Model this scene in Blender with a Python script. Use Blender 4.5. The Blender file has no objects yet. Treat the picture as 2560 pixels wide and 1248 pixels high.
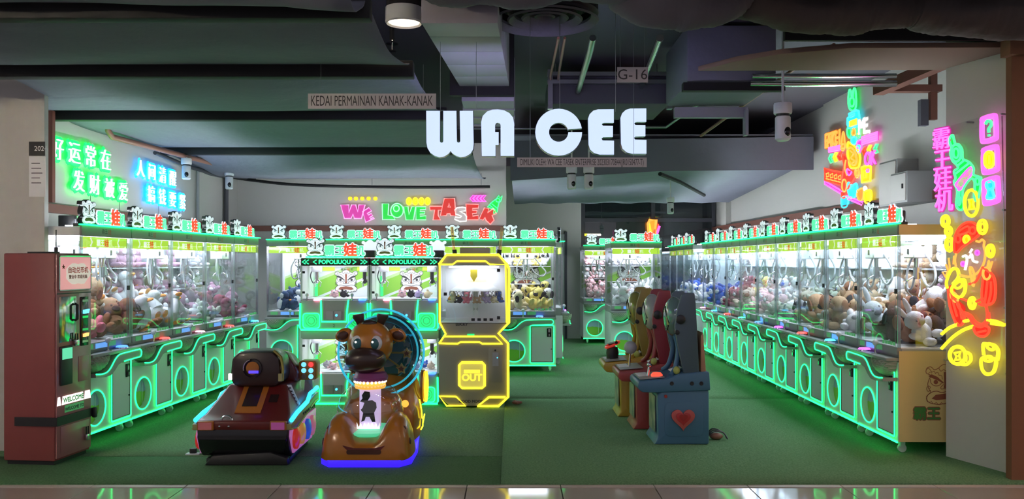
import bpy, bmesh, math, random
from mathutils import Vector, Matrix, Euler
random.seed(7)
PI = math.pi
sc = bpy.context.scene
col = sc.collection
# ---------------------------------------------------------------- camera, world, exposure
F, CX, HY, EYE = 2100.0, 1280.0, 655.0, 1.56          # focal length (px), centre, horizon row, eye height
cam = bpy.data.cameras.new('camera')
cam.sensor_width = 36.0
cam.lens = 36.0 * F / 2560.0
cam.shift_y = (HY - 624.0) / 2560.0
cam.clip_start = .05
camo = bpy.data.objects.new('camera', cam)
camo.location = (0, 0, EYE)
camo.rotation_euler = (PI / 2, 0, 0)
col.objects.link(camo)
sc.camera = camo
w = bpy.data.worlds.new('world')
sc.world = w
w.use_nodes = True
w.node_tree.nodes['Background'].inputs[0].default_value = (.62, .585, .64, 1)
w.node_tree.nodes['Background'].inputs[1].default_value = .33
sc.view_settings.view_transform = 'Standard'
sc.view_settings.look = 'None'
sc.view_settings.exposure = 0.62
sc.view_settings.gamma = 1.0
sc.view_settings.use_curve_mapping = False
sc.cycles.transparent_max_bounces = 28
sc.cycles.max_bounces = 5
sc.cycles.use_light_tree = False
sc.cycles.use_adaptive_sampling = True
sc.cycles.adaptive_threshold = .03
sc.cycles.diffuse_bounces = 3
sc.cycles.glossy_bounces = 3
sc.cycles.transmission_bounces = 4
sc.cycles.caustics_reflective = False
sc.cycles.caustics_refractive = False
sc.cycles.sample_clamp_indirect = 3.0

def P(px, py, d):
    """world point seen at pixel (px,py) at depth d"""
    return ((px - CX) * d / F, d, EYE + (HY - py) * d / F)

def on_plane(px, py, p, n):
    u, wv = (px - CX) / F, (HY - py) / F
    d = (p[0] * n[0] + p[1] * n[1]) / (u * n[0] + n[1])
    return Vector((u * d, d, EYE + wv * d))

# ---------------------------------------------------------------- materials
MAT = {}
def mat(name, c, rough=.5, metal=0., emit=None, es=0., noise=None, bump=None, coat=0., spec=None):
    if name in MAT: return MAT[name]
    m = bpy.data.materials.new(name); m.use_nodes = True
    nt = m.node_tree; b = nt.nodes['Principled BSDF']
    b.inputs['Base Color'].default_value = (*c, 1)
    b.inputs['Roughness'].default_value = rough
    b.inputs['Metallic'].default_value = metal
    if spec is not None: b.inputs['Specular IOR Level'].default_value = spec
    if coat: b.inputs['Coat Weight'].default_value = coat; b.inputs['Coat Roughness'].default_value = .08
    if emit:
        b.inputs['Emission Color'].default_value = (*emit, 1)
        b.inputs['Emission Strength'].default_value = es
    tc = None
    if noise or bump:
        tc = nt.nodes.new('ShaderNodeTexCoord')
    if noise:                                   # (scale, colour2, detail)
        n = nt.nodes.new('ShaderNodeTexNoise'); n.inputs['Scale'].default_value = noise[0]
        n.inputs['Detail'].default_value = noise[2] if len(noise) > 2 else 4
        r = nt.nodes.new('ShaderNodeValToRGB')
        r.color_ramp.elements[0].position = .35; r.color_ramp.elements[1].position = .68
        r.color_ramp.elements[0].color = (*c, 1); r.color_ramp.elements[1].color = (*noise[1], 1)
        nt.links.new(tc.outputs['Object'], n.inputs['Vector'])
        nt.links.new(n.outputs['Fac'], r.inputs['Fac'])
        nt.links.new(r.outputs['Color'], b.inputs['Base Color'])
    if bump:                                    # (scale, strength, distance)
        n = nt.nodes.new('ShaderNodeTexNoise'); n.inputs['Scale'].default_value = bump[0]
        n.inputs['Detail'].default_value = 5
        bp = nt.nodes.new('ShaderNodeBump'); bp.inputs['Strength'].default_value = bump[1]
        bp.inputs['Distance'].default_value = bump[2]
        nt.links.new(tc.outputs['Object'], n.inputs['Vector'])
        nt.links.new(n.outputs['Fac'], bp.inputs['Height'])
        nt.links.new(bp.outputs['Normal'], b.inputs['Normal'])
    MAT[name] = m
    return m

def glow(name, c, s, base=None):
    base = base or tuple(.04+.30*x for x in c)
    return mat(name, base, .4, emit=c, es=s)

def glass(name, tint=(.93, .97, .97), refl=.06, rough=.02, rc=(1, 1, 1)):
    m = bpy.data.materials.new(name); m.use_nodes = True
    nt = m.node_tree; nt.nodes.clear()
    out = nt.nodes.new('ShaderNodeOutputMaterial')
    t = nt.nodes.new('ShaderNodeBsdfTransparent'); t.inputs[0].default_value = (*tint, 1)
    g = nt.nodes.new('ShaderNodeBsdfGlossy'); g.inputs['Roughness'].default_value = rough; g.inputs['Color'].default_value = (*rc, 1)
    lw = nt.nodes.new('ShaderNodeLayerWeight'); lw.inputs['Blend'].default_value = .5      # facing: 0 head-on, 1 grazing, same from both sides
    pw = nt.nodes.new('ShaderNodeMath'); pw.operation = 'POWER'; pw.inputs[1].default_value = 5.
    ml = nt.nodes.new('ShaderNodeMath'); ml.operation = 'MULTIPLY_ADD'
    ml.inputs[1].default_value = .85; ml.inputs[2].default_value = refl; ml.use_clamp = True
    nt.links.new(lw.outputs['Facing'], pw.inputs[0])
    mx = nt.nodes.new('ShaderNodeMixShader')
    nt.links.new(pw.outputs[0], ml.inputs[0]); nt.links.new(ml.outputs[0], mx.inputs[0])
    nt.links.new(t.outputs[0], mx.inputs[1]); nt.links.new(g.outputs[0], mx.inputs[2])
    nt.links.new(mx.outputs[0], out.inputs[0])
    MAT[name] = m
    return m

GLASS = glass('clear_glass')
ACRYL = glass('clear_acrylic', (.97, .97, .97), .03)
BUBBLE = glass('clear_dome', (.9, .9, .92), .12)
CYANG = glass('cyan_dome', (.45, .8, .85), .1)
POSTG = glass('frosted_edge', (.62, .68, .70), .3, .18)

# ---------------------------------------------------------------- mesh builder
class MB:
    def __init__(s): s.v = []; s.f = []
    def quad(s, a, b, c, d):
        i = len(s.v); s.v += [a, b, c, d]; s.f.append((i, i+1, i+2, i+3)); return s
    def box(s, x0, x1, y0, y1, z0, z1):
        i = len(s.v)
        s.v += [(x0,y0,z0),(x1,y0,z0),(x1,y1,z0),(x0,y1,z0),(x0,y0,z1),(x1,y0,z1),(x1,y1,z1),(x0,y1,z1)]
        for f in ((0,3,2,1),(4,5,6,7),(0,1,5,4),(1,2,6,5),(2,3,7,6),(3,0,4,7)): s.f.append(tuple(i+k for k in f))
        return s
    def prism(s, poly, a0, a1, ax='y'):
        """extrude a 2-D polygon: (x,z) along y, (x,y) along z or (y,z) along x"""
        n = len(poly); i = len(s.v)
        mk = {'y': lambda p, a: (p[0], a, p[1]), 'z': lambda p, a: (p[0], p[1], a), 'x': lambda p, a: (a, p[0], p[1])}[ax]
        s.v += [mk(p, a0) for p in poly] + [mk(p, a1) for p in poly]
        s.f.append(tuple(range(i, i+n))); s.f.append(tuple(range(i+2*n-1, i+n-1, -1)))
        for k in range(n): s.f.append((i+k, i+(k+1) % n, i+n+(k+1) % n, i+n+k))
        return s
    def loft(s, rings, cap=True, closed=True):
        i = len(s.v); n = len(rings[0])
        for r in rings: s.v += [tuple(p) for p in r]
        for a in range(len(rings)-1):
            for k in range(n if closed else n-1):
                k2 = (k+1) % n
                s.f.append((i+a*n+k, i+a*n+k2, i+(a+1)*n+k2, i+(a+1)*n+k))
        if cap and closed:
            s.f.append(tuple(range(i+n-1, i-1, -1))); e = i+(len(rings)-1)*n
            s.f.append(tuple(range(e, e+n)))
        return s
    def tube(s, pts, r, n=6, closed=False):
        pts = [Vector(p) for p in pts]; N = len(pts); rings = []
        up = None
        for k, p in enumerate(pts):
            a = pts[k-1] if (k > 0 or closed) else p
            b = pts[(k+1) % N] if (k < N-1 or closed) else p
            t = (b - a)
            if t.length < 1e-9: t = Vector((0, 0, 1))
            t.normalize()
            if up is None:
                up = Vector((0, 0, 1)) if abs(t.z) < .9 else Vector((1, 0, 0))
            u = up - t * up.dot(t)
            if u.length < 1e-6: u = t.orthogonal()
            u.normalize(); up = u; v = t.cross(u)
            rr = r[k] if isinstance(r, (list, tuple)) else r
            rings.append([p + u*rr*math.cos(2*PI*j/n) + v*rr*math.sin(2*PI*j/n) for j in range(n)])
        if closed: rings.append(rings[0])
        return s.loft(rings, cap=not closed)
    def ell(s, c, r, rot=None, nu=14, nv=8):
        c = Vector(c)
        if not isinstance(r, (tuple, list)): r = (r, r, r)
        R = Euler(rot).to_matrix() if rot else Matrix.Identity(3)
        i = len(s.v)
        s.v.append(tuple(c + R @ Vector((0, 0, r[2]))))
        for a in range(1, nv):
            th = PI*a/nv
            for b in range(nu):
                ph = 2*PI*b/nu
                s.v.append(tuple(c + R @ Vector((r[0]*math.sin(th)*math.cos(ph), r[1]*math.sin(th)*math.sin(ph), r[2]*math.cos(th)))))
        s.v.append(tuple(c + R @ Vector((0, 0, -r[2])))); e = len(s.v)-1
        for b in range(nu):
            s.f.append((i, i+1+b, i+1+(b+1) % nu))
            o = i+1+(nv-2)*nu
            s.f.append((e, o+(b+1) % nu, o+b))
        for a in range(nv-2):
            for b in range(nu):
                b2 = (b+1) % nu; o = i+1+a*nu
                s.f.append((o+b, o+nu+b, o+nu+b2, o+b2))
        return s
    def lathe(s, prof, c=(0,0,0), n=24, ax='z', cap=True):
        rings = []
        for r, h in prof:
            ring = []
            for k in range(n):
                a = 2*PI*k/n; x, y = r*math.cos(a), r*math.sin(a)
                q = {'z': (x, y, h), 'y': (x, h, y), 'x': (h, x, y)}[ax]
                ring.append((c[0]+q[0], c[1]+q[1], c[2]+q[2]))
            rings.append(ring)
        return s.loft(rings, cap)
    def cyl(s, c, r, h0, h1, n=16, ax='z'): return s.lathe([(r, h0), (r, h1)], c, n, ax)
    def ribbon(s, pts, wd, y0, y1=None):
        """flat band along a 2-D (x,z) line, facing -y"""
        N = len(pts); L = []; R = []
        for k in range(N):
            a = Vector(pts[max(0, k-1)]); b = Vector(pts[min(N-1, k+1)]); t = b-a
            if t.length < 1e-9: t = Vector((1, 0))
            t.normalize(); nn = Vector((-t.y, t.x))*wd/2
            L.append((pts[k][0]+nn.x, pts[k][1]+nn.y)); R.append((pts[k][0]-nn.x, pts[k][1]-nn.y))
        i = len(s.v)
        s.v += [(p[0], y0, p[1]) for p in L] + [(p[0], y0, p[1]) for p in R]
        for k in range(N-1): s.f.append((i+k, i+k+1, i+N+k+1, i+N+k))
        return s
    def mesh(s, name, smooth=False, bevel=0, seg=2, recalc=True):
        me = bpy.data.meshes.new(name)
        me.from_pydata([tuple(p) for p in s.v], [], s.f)
        bm = bmesh.new(); bm.from_mesh(me)
        if recalc: bmesh.ops.recalc_face_normals(bm, faces=bm.faces)
        if bevel:
            eds = [e for e in bm.edges if len(e.link_faces) == 2 and e.calc_face_angle(0) > .5]
            bmesh.ops.bevel(bm, geom=eds, offset=bevel, segments=seg, affect='EDGES', profile=.5, clamp_overlap=True)
        if smooth or bevel:
            for f in bm.faces: f.smooth = True
            for e in bm.edges:
                if len(e.link_faces) == 2 and e.calc_face_angle(0) > .7: e.smooth = False
        bm.to_mesh(me); bm.free()
        return me

CACHE = {}
def cached(key, fn):
    if key not in CACHE: CACHE[key] = fn()
    return CACHE[key]

def text_mesh(s, size=1., extr=.0, off=0., tube=0., align='CENTER', space=1., xs=1., bold=False):
    """lettering standing in the xz plane, facing -y, base line at z=0"""
    key = ('txt', s, size, extr, off, tube, align, space, xs)
    if key in CACHE: return CACHE[key]
    c = bpy.data.curves.new('lettering', 'FONT'); c.body = s; c.size = size
    c.align_x = align; c.resolution_u = 3; c.space_character = space
    if tube:
        c.fill_mode = 'NONE'; c.bevel_depth = tube; c.bevel_resolution = 1
    else:
        c.fill_mode = 'BOTH' if extr else 'FRONT'; c.extrude = extr; c.offset = min(0, off)
    o = bpy.data.objects.new('lettering', c)
    me = bpy.data.meshes.new_from_object(o)
    bpy.data.objects.remove(o)
    if off > 0:                                   # heavier strokes: the same glyph laid round a small circle
        bm = bmesh.new()
        for k in range(8):
            i0 = len(bm.verts); bm.from_mesh(me); bm.verts.ensure_lookup_table()
            for v in bm.verts[i0:]:
                v.co.x += off*math.cos(k*PI/4); v.co.y += off*math.sin(k*PI/4); v.co.z += .00012*k
        bm.to_mesh(me); bm.free()
    me.transform(Matrix.Scale(xs, 4, (1, 0, 0)))
    me.transform(Matrix.Rotation(PI/2, 4, 'X'))
    me.materials.clear()
    CACHE[key] = me
    return me

def obj(name, me, m=None, parent=None, loc=(0,0,0), rot=(0,0,0), scale=None, smooth=False, bevel=0):
    if isinstance(me, MB): me = me.mesh(name, smooth, bevel)
    o = bpy.data.objects.new(name, me)
    col.objects.link(o)
    if m:
        m = MAT[m] if isinstance(m, str) else m
        if not me.materials: me.materials.append(m)
        elif me.materials[0] != m:
            o.material_slots[0].link = 'OBJECT'; o.material_slots[0].material = m
    o.location = loc; o.rotation_euler = rot
    if scale is not None: o.scale = (scale,)*3 if not isinstance(scale, (tuple, list)) else scale
    if parent: o.parent = parent
    return o

def tag(o, label, cat, group=None, kind=None):
    o['label'] = label; o['category'] = cat
    if group: o['group'] = group
    if kind: o['kind'] = kind
    return o

def thing(name, label, cat, loc=(0,0,0), rz=0., group=None):
    o = bpy.data.objects.new(name, None); col.objects.link(o)
    o.empty_display_size = .1
    o.location = loc; o.rotation_euler = (0, 0, rz)
    return tag(o, label, cat, group)

def struct(name, me, m, parent=None, **k):
    o = obj(name, me, m, parent, **k)
    if not parent: o['kind'] = 'structure'
    return o

def arc(cx, cz, r, a0, a1, n=8):
    return [(cx + r*math.cos(math.radians(a0+(a1-a0)*k/n)), cz + r*math.sin(math.radians(a0+(a1-a0)*k/n))) for k in range(n+1)]

def rrect(x0, x1, z0, z1, r, n=4):
    return (arc(x1-r, z1-r, r, 0, 90, n) + arc(x0+r, z1-r, r, 90, 180, n) +
            arc(x0+r, z0+r, r, 180, 270, n) + arc(x1-r, z0+r, r, 270, 360, n))

def xz(pts, y): return [(p[0], y, p[1]) for p in pts]

def smooth_line(pts, n=5, closed=False):
    """Catmull-Rom through the points"""
    pts = [Vector(p) for p in pts]; N = len(pts); out = []
    for k in range(N if closed else N-1):
        p0 = pts[(k-1) % N] if (closed or k > 0) else pts[k]
        p1, p2 = pts[k], pts[(k+1) % N]
        p3 = pts[(k+2) % N] if (closed or k < N-2) else p2
        for j in range(n):
            t = j/n
            out.append(.5*((2*p1)+(p2-p0)*t+(2*p0-5*p1+4*p2-p3)*t*t+(3*p1-p0-3*p2+p3)*t**3))
    if not closed: out.append(pts[-1])
    return out

# common materials
GREEN = glow('green_led', (.012, 1., .19), 2.6)
GREEN_S = glow('green_led_soft', (.02, 1., .22), .75)
YELLOW = glow('yellow_led', (1., .80, .02), 2.0)
LAMP = glow('machine_lamp', (.82, .83, 1.), 9.)
ROOF_FILL = glow('added_roof_glow', (.86, .92, 1.), 33.)  # fill light added on the machine roofs for ceiling and walls
LAMP_S = glow('crane_lamp', (.9, .9, 1.), 2.6)
LAMP_C = glow('carousel_lamp_white', (.86, .9, 1.), 3.6)
mat('panel_white', (.78, .80, .80), .35)
mat('panel_grey', (.36, .37, .36), .4)
mat('console_grey', (.33, .35, .33), .45)
mat('inner_white', (.82, .83, .86), .5)
mat('black', (.012, .012, .014), .45)
mat('black_gloss', (.01, .01, .012), .15)
mat('chrome', (.7, .7, .72), .18, 1.)
mat('steel', (.42, .43, .44), .35, 1.)
mat('cable', (.42, .44, .46), .5)
mat('dark_cable', (.06, .06, .07), .5)
mat('white_plastic', (.75, .76, .78), .35)
mat('wall_paint', (.60, .585, .55), .8, bump=(60, .06, .004))
mat('caster', (.55, .57, .58), .35)
mat('rubber', (.03, .03, .03), .7)
mat('banner', (.42, .70, .04), .5, emit=(.52, .80, .05), es=.55)
mat('banner_white', (.85, .85, .85), .5, emit=(1., 1., 1.), es=.45)
mat('print_white', (.85, .85, .86), .5)
mat('print_red', (.75, .05, .03), .5)
mat('print_line', (.05, .045, .05), .6)
mat('print_brown', (.30, .09, .05), .6)
mat('print_green', (.06, .25, .05), .6)
def quilt():
    m = mat('quilt', (.40, .42, .33), .5); nt = m.node_tree; b = nt.nodes['Principled BSDF']; tc = nt.nodes.new('ShaderNodeTexCoord'); L = nt.links.new
    hs = []
    for ang in (45, -45):
        mp = nt.nodes.new('ShaderNodeMapping'); mp.inputs['Rotation'].default_value = (0, math.radians(ang), 0)
        wv = nt.nodes.new('ShaderNodeTexWave'); wv.inputs['Scale'].default_value = 14.; wv.wave_profile = 'SIN'
        L(tc.outputs['Object'], mp.inputs[0]); L(mp.outputs[0], wv.inputs['Vector']); hs.append(wv)
    mn = nt.nodes.new('ShaderNodeMath'); mn.operation = 'MINIMUM'; L(hs[0].outputs['Fac'], mn.inputs[0]); L(hs[1].outputs['Fac'], mn.inputs[1])
    bp = nt.nodes.new('ShaderNodeBump'); bp.inputs['Strength'].default_value = .8; bp.inputs['Distance'].default_value = .008
    L(mn.outputs[0], bp.inputs['Height']); L(bp.outputs['Normal'], b.inputs['Normal'])
quilt()
mat('sign_white', (.8, .82, .85), .4, emit=(.8, .9, 1.), es=.6)
mat('sign_green', (.15, .62, .36), .4, emit=(.12, .9, .42), es=.6)
mat('sign_red', (.65, .04, .03), .4, emit=(1., .07, .03), es=.55)
mat('header_print', (.30, .27, .24), .3)
mat('label_green', (.12, .40, .14), .5, emit=(.1, .6, .2), es=.15)
mat('screen_blue', (.10, .25, .55), .3, emit=(.15, .4, 1.), es=.5)
# ---------------------------------------------------------------- setting: floor, carpets, walls, ceiling
mat('grout', (.10, .085, .075), .8)
mat('tile', (.46, .38, .33), .07, noise=(1.3, (.40, .33, .29), 3), spec=.6)
mat('threshold', (.52, .44, .39), .45, noise=(2., (.46, .39, .35), 3))
def grass_mat(name, a, b, c):
    m = mat(name, a, .95, spec=.1)
    nt = m.node_tree; bs = nt.nodes['Principled BSDF']; tc = nt.nodes.new('ShaderNodeTexCoord')
    n1 = nt.nodes.new('ShaderNodeTexNoise'); n1.inputs['Scale'].default_value = 70; n1.inputs['Detail'].default_value = 6; n1.inputs['Roughness'].default_value = .7
    n2 = nt.nodes.new('ShaderNodeTexNoise'); n2.inputs['Scale'].default_value = 1.1; n2.inputs['Detail'].default_value = 4
    r1 = nt.nodes.new('ShaderNodeValToRGB')
    r1.color_ramp.elements[0].position = .38; r1.color_ramp.elements[1].position = .62
    r1.color_ramp.elements[0].color = (*a, 1); r1.color_ramp.elements[1].color = (*b, 1)
    mx = nt.nodes.new('ShaderNodeMixRGB'); mx.blend_type = 'MIX'; mx.inputs[2].default_value = (*c, 1)
    bp = nt.nodes.new('ShaderNodeBump'); bp.inputs['Strength'].default_value = .8; bp.inputs['Distance'].default_value = .012
    L = nt.links.new
    L(tc.outputs['Object'], n1.inputs['Vector']); L(tc.outputs['Object'], n2.inputs['Vector'])
    L(n1.outputs['Fac'], r1.inputs['Fac']); L(n2.outputs['Fac'], mx.inputs[0]); L(r1.outputs['Color'], mx.inputs[1])
    L(mx.outputs[0], bs.inputs['Base Color']); L(n1.outputs['Fac'], bp.inputs['Height']); L(bp.outputs['Normal'], bs.inputs['Normal'])
    return m
grass_mat('grass_carpet', (.085, .20, .085), (.27, .45, .25), (.16, .32, .15))
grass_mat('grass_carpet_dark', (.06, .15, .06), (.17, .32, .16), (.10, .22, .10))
mat('slab_dark', (.10, .10, .125), .9)
mat('fabric_black', (.165, .175, .225), .8, bump=(5, .35, .04))
mat('fabric_dark', (.06, .048, .048), .8, bump=(4, .5, .05))
mat('fabric_grey', (.10, .092, .115), .75, bump=(5, .4, .05))
mat('beam_black', (.006, .006, .008), .7)
mat('wall_warm_lit', (.23, .10, .05), .8, bump=(40, .05, .004))  # wall paint turned brown: the warm light on it is in the colour
mat('board_paint', (.21, .135, .10), .8)
mat('trunking', (.20, .072, .05), .45)
mat('pipe_brown', (.30, .13, .09), .4)
mat('duct_grey', (.36, .34, .40), .5)
mat('facade_dark', (.02, .022, .03), .35)
mat('door_paint', (.40, .46, .44), .5)
mat('mullion', (.045, .047, .06), .5)

fl = struct('floor', MB().box(-7, 7, -2, 22, -.12, -.014), 'grout')
tm = MB().box(0, .645, 0, .645, -.02, 0).mesh('tile', bevel=.002, seg=1)
for j in range(3):
    for i in range(-8, 8):
        struct('tile', tm, 'tile', fl, loc=(-.31 + .65*i, 5.148 - .65*j, 0))
hm = MB().box(0, .645, 0, .065, -.02, .004).mesh('threshold_stone', bevel=.002, seg=1)
for i in range(-8, 8): struct('threshold_stone', hm, 'threshold', fl, loc=(-.31 + .65*i, 5.800, 0))

def carpet(x0, x1, y0, y1, label, m='grass_carpet', z=.012):
    nx, ny = max(2, int((x1-x0)/.25)), max(2, int((y1-y0)/.25))
    mb = MB(); rnd = random.Random(int(x0*10+y0*7))
    ex = [rnd.uniform(-.008, .008) for _ in range(nx+1)]
    pts = [[(x0+(x1-x0)*i/nx, y0+(y1-y0)*j/ny + (ex[i] if j in (0,) else 0), z+rnd.uniform(-.0015, .0015)) for i in range(nx+1)] for j in range(ny+1)]
    for j in range(ny):
        for i in range(nx): mb.quad(pts[j][i], pts[j][i+1], pts[j+1][i+1], pts[j+1][i])
    lo = [[(p[0], p[1], -.012) for p in r] for r in pts]
    for i in range(nx):
        mb.quad(lo[0][i], lo[0][i+1], pts[0][i+1], pts[0][i]); mb.quad(lo[-1][i+1], lo[-1][i], pts[-1][i], pts[-1][i+1])
    for j in range(ny):
        mb.quad(lo[j+1][0], lo[j][0], pts[j][0], pts[j+1][0]); mb.quad(lo[j][-1], lo[j+1][-1], pts[j+1][-1], pts[j][-1])
    me = mb.mesh('grass_carpet', recalc=False)
    bm = bmesh.new(); bm.from_mesh(me); bmesh.ops.remove_doubles(bm, verts=bm.verts, dist=.0004)
    for f in bm.faces: f.smooth = f.normal.z > .5
    bm.to_mesh(me); bm.free()
    return tag(obj('grass_carpet', me, m), label, 'carpet', 'artificial grass carpets')
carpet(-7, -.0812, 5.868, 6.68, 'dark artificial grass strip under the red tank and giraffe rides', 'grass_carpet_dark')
carpet(-4.40, -.0812, 6.70, 9.50, 'green artificial grass in front of the left claw machine row', 'grass_carpet')
carpet(-.0795, 4.1, 5.868, 9.51, 'green artificial grass around the blue children arcade cabinet', 'grass_carpet')
carpet(-4.3, 4.1, 9.53, 16.98, 'green artificial grass in the rear aisle by the back machines', 'grass_carpet', .010)

def wallq(name, a, b, z0, z1, th, m='wall_paint'):
    """upright slab from a to b (plan), thickness th on its left-hand side"""
    a, b = Vector(a), Vector(b); t = (b-a).normalized(); n = Vector((-t.y, t.x))*th
    poly = [tuple(a), tuple(b), tuple(b+n), tuple(a+n)]
    return struct(name, MB().prism(poly, z0, z1, 'z'), m)
wallq('wall_left', (-4.45, 6.96), (-4.25, 13.0), 0, 3.3, .12)
wallq('wall_front_left', (-7, 6.88), (-3.83, 6.88), 0, 3.3, .06)
wallq('wall_back', (-4.3, 13.0), (-.09, 13.0), 0, 3.4, .1)
wallq('wall_back_return', (-.19, 13.1), (-.19, 17.0), 0, 3.4, .1)
wallq('wall_back_far', (-.3, 17.0), (1.40, 17.0), 0, 3.5, .4)
wallq('wall_right', (4.15, 11.2), (4.15, 6.6), 0, 3.66, .15)
wallq('wall_right_far', (4.20, 17.6), (4.20, 11.2), 0, 3.66, .15)
struct('trim_1', MB().box(4.10, 4.2, 16.1, 16.5, 0, 3.3), 'wall_paint')
# shop-front pillar on the right: a face turned towards the shop, rounded at the front
cp = [(3.457, 6.69), (3.475, 6.63)] + [(3.475+.165*t, 6.63-.52*t) for t in (.3, .6, .85)] + [(3.652, 6.07), (3.70, 6.045), (4.7, 6.04), (4.7, 6.70), (3.5, 6.70)]
struct('wall_front_right', MB().prism(cp, 0, 3.66, 'z'), 'wall_paint')
struct('wall_corridor_right', MB().box(3.545, 7, 5.96, 6.03, 0, 3.66), 'wall_warm_lit')
struct('trim_2', MB().box(3.50, 7, 5.9, 6.02, 3.02, 3.14), 'wall_warm_lit')
# dark glazed front at the rear
fc = struct('wall_back_right', MB().box(1.40, 4.3, 17.34, 17.5, 0, 3.6), 'facade_dark')
for x in (1.46, 2.90, 4.14): struct('mullion', MB().box(x-.04, x+.04, 17.24, 17.34, 0, 3.5), 'mullion', fc)
for z in (.06, 2.42, 3.05): struct('mullion', MB().box(1.42, 4.18, 17.26, 17.338, z-.04, z+.04), 'mullion', fc)
for x0, x1 in ((1.5, 2.86), (2.94, 4.10)):
    for z0, z1 in ((.1, 2.38), (2.46, 3.01)):
        struct('pane', MB().box(x0, x1, 17.29, 17.30, z0, z1), GLASS, fc)

dr_ = struct('door_1', MB().box(.45, 1.06, 16.94, 16.995, .01, 2.12).mesh('door_1', bevel=.004), 'door_paint')
struct('door_frame', MB().box(1.06, 1.11, 16.93, 16.998, .01, 2.17), 'mullion', dr_); struct('door_handle', MB().box(.98, 1.0, 16.90, 16.94, 1.0, 1.12), 'steel', dr_)
# slab and fabric ceiling
struct('ceiling', MB().box(-7, 7, 4.2, 22, 3.66, 3.8), 'slab_dark')
def fabric(name, x0f, x1f, y0, y1, z0, z1, sag, label, m='fabric_black', seed=1, nx=44, ny=16, cat='fabric', wr=.02):
    rnd = random.Random(seed); ph = [rnd.uniform(0, 6.3) for _ in range(8)]
    rows = []
    for j in range(ny+1):
        t = j/ny; y = y0+(y1-y0)*t; row = []
        for i in range(nx+1):
            s = i/nx; x = x0f(y)+(x1f(y)-x0f(y))*s
            wv = wr*(math.sin(3.1*x+ph[0]+2*t)*.5+math.sin(7.3*x+ph[1]+5*t)*.25+math.sin(1.2*x+9*t+ph[2])*.5)
            env = math.sin(PI*t)
            row.append((x, y, z0+(z1-z0)*t - sag*(env**.7)*(1+.25*math.sin(1.7*x+ph[3])) + wv*env - .05*env*max(0, (s-.93)/.07)))
        rows.append(row)
    mb = MB(); mb.loft(rows, cap=False, closed=False)
    o = obj(name, mb.mesh(name, smooth=True, recalc=False), m)
    sl = o.modifiers.new('thickness', 'SOLIDIFY'); sl.thickness = .008
    return tag(o, label, cat, 'ceiling fabric panels')
xr = lambda y: -.74 + (y-6.15)*.055
xl = lambda y: -6.6 if y < 6.87 else -4.46
ys = [4.2, 4.75, 6.15, 8.0, 10.4, 12.6]
zs = [3.0, 3.0, 2.98, 2.98, 2.96, 2.80]
labs = ['black ceiling fabric strip nearest the shop front', 'black ceiling fabric sagging above the left pillar', 'black ceiling fabric strip glowing green over the kiosk side',
        'black ceiling fabric strip behind the long white name plate', 'black ceiling fabric strip nearest the back wall']
for k in range(5):
    a, b = ys[k]+.06, ys[k+1]-.06
    if k == 1: b = 6.09
    L = (lambda y: -6.6) if k < 2 else (lambda y: -4.44 + .033*(y-6.95) if y > 6.9 else -4.44)
    if k == 2:
        fabric('ceiling_fabric', lambda y: -3.83 if y < 6.96 else -4.44, xr, a, b, zs[k]+.02, zs[k+1]+.02, .055, labs[k], seed=k+3, ny=24)
    else:
        fabric('ceiling_fabric', L, xr, a, b, zs[k]+.02, zs[k+1]+.02, .055 if k < 4 else .09, labs[k], seed=k+3, ny=18)
bl = ['front black ceiling beam above the name plates', 'black ceiling beam level with the kiosk', 'black ceiling beam over the green neon writing', 'black ceiling beam over the middle of the left row']
for k in range(1, 5):
    x0 = -6.6 if k < 3 else -4.40
    tag(obj('ceiling_beam', MB().box(x0, xr(ys[k])+.02, ys[k]-.05, ys[k]+.05, zs[k]-.075, zs[k]+.045).mesh('ceiling_beam', bevel=.006), 'beam_black'), bl[k-1], 'beam', 'black ceiling beams')
rod = [P(560, 440, 12.7), P(640, 452, 12.7), P(760, 463, 12.7), P(1000, 468, 12.7), P(1225, 467, 12.7)]
rd = thing('hanging_rod', 'dark hanging rod below the last ceiling fabric over the neon slogan', 'rod', rod[2])
def sub(pts, o): return [Vector(p)-Vector(o) for p in pts]
obj('bar', MB().tube(sub(smooth_line(rod), rod[2]), .022, 8), 'beam_black', rd)
for px in (930, 1203):
    p = P(px, 466, 12.7); obj('hook', MB().tube(sub([(p[0], p[1], p[2]), (p[0], p[1], 2.9)], rod[2]), .006), 'steel', rd)
# rear black duct wrapped in fabric
dk = thing('wrapped_duct', 'large black fabric wrapped duct hanging above the rear aisle', 'duct', (0, 0, 0))
obj('front_face', MB().prism([(P(1276, 0, 11.4)[0], P(0, 352, 11.4)[2]), (P(1276, 0, 11.4)[0], P(0, 452, 11.4)[2]), (2.0, P(0, 428, 11.4)[2]), (P(2034, 0, 11.4)[0], P(0, 424, 11.4)[2]), (P(2034, 0, 11.4)[0], P(0, 342, 11.4)[2])], 11.4, 11.44), 'fabric_black', dk)
rows = []
for j in range(13):
    t = j/12; y = 11.44+t*4.4; row = []
    for i in range(25):
        s = i/24; x0 = .0+.05*t; x1 = 4.08; x = x0+(x1-x0)*s
        zf = 2.66+.20*min(1, s*2)
        zb = 2.66+.02*s
        z = zf+(zb-zf)*t - .05*math.sin(PI*t)*(1-.6*s) + .012*math.sin(9*x+4*t)
        z += .22*max(0, s-.72)**1.2*(1-t)*2
        row.append((x, y, z))
    rows.append(row)
o = obj('underside', MB().loft(rows, cap=False, closed=False).mesh('underside', smooth=True, recalc=False), 'fabric_black', dk)
obj('seam_strip', MB().tube(sub([P(1650, 435, 11.5), P(1700, 455, 12.2), P(1760, 488, 13.6)], (0, 0, 0)), .03), 'beam_black', dk)
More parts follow.
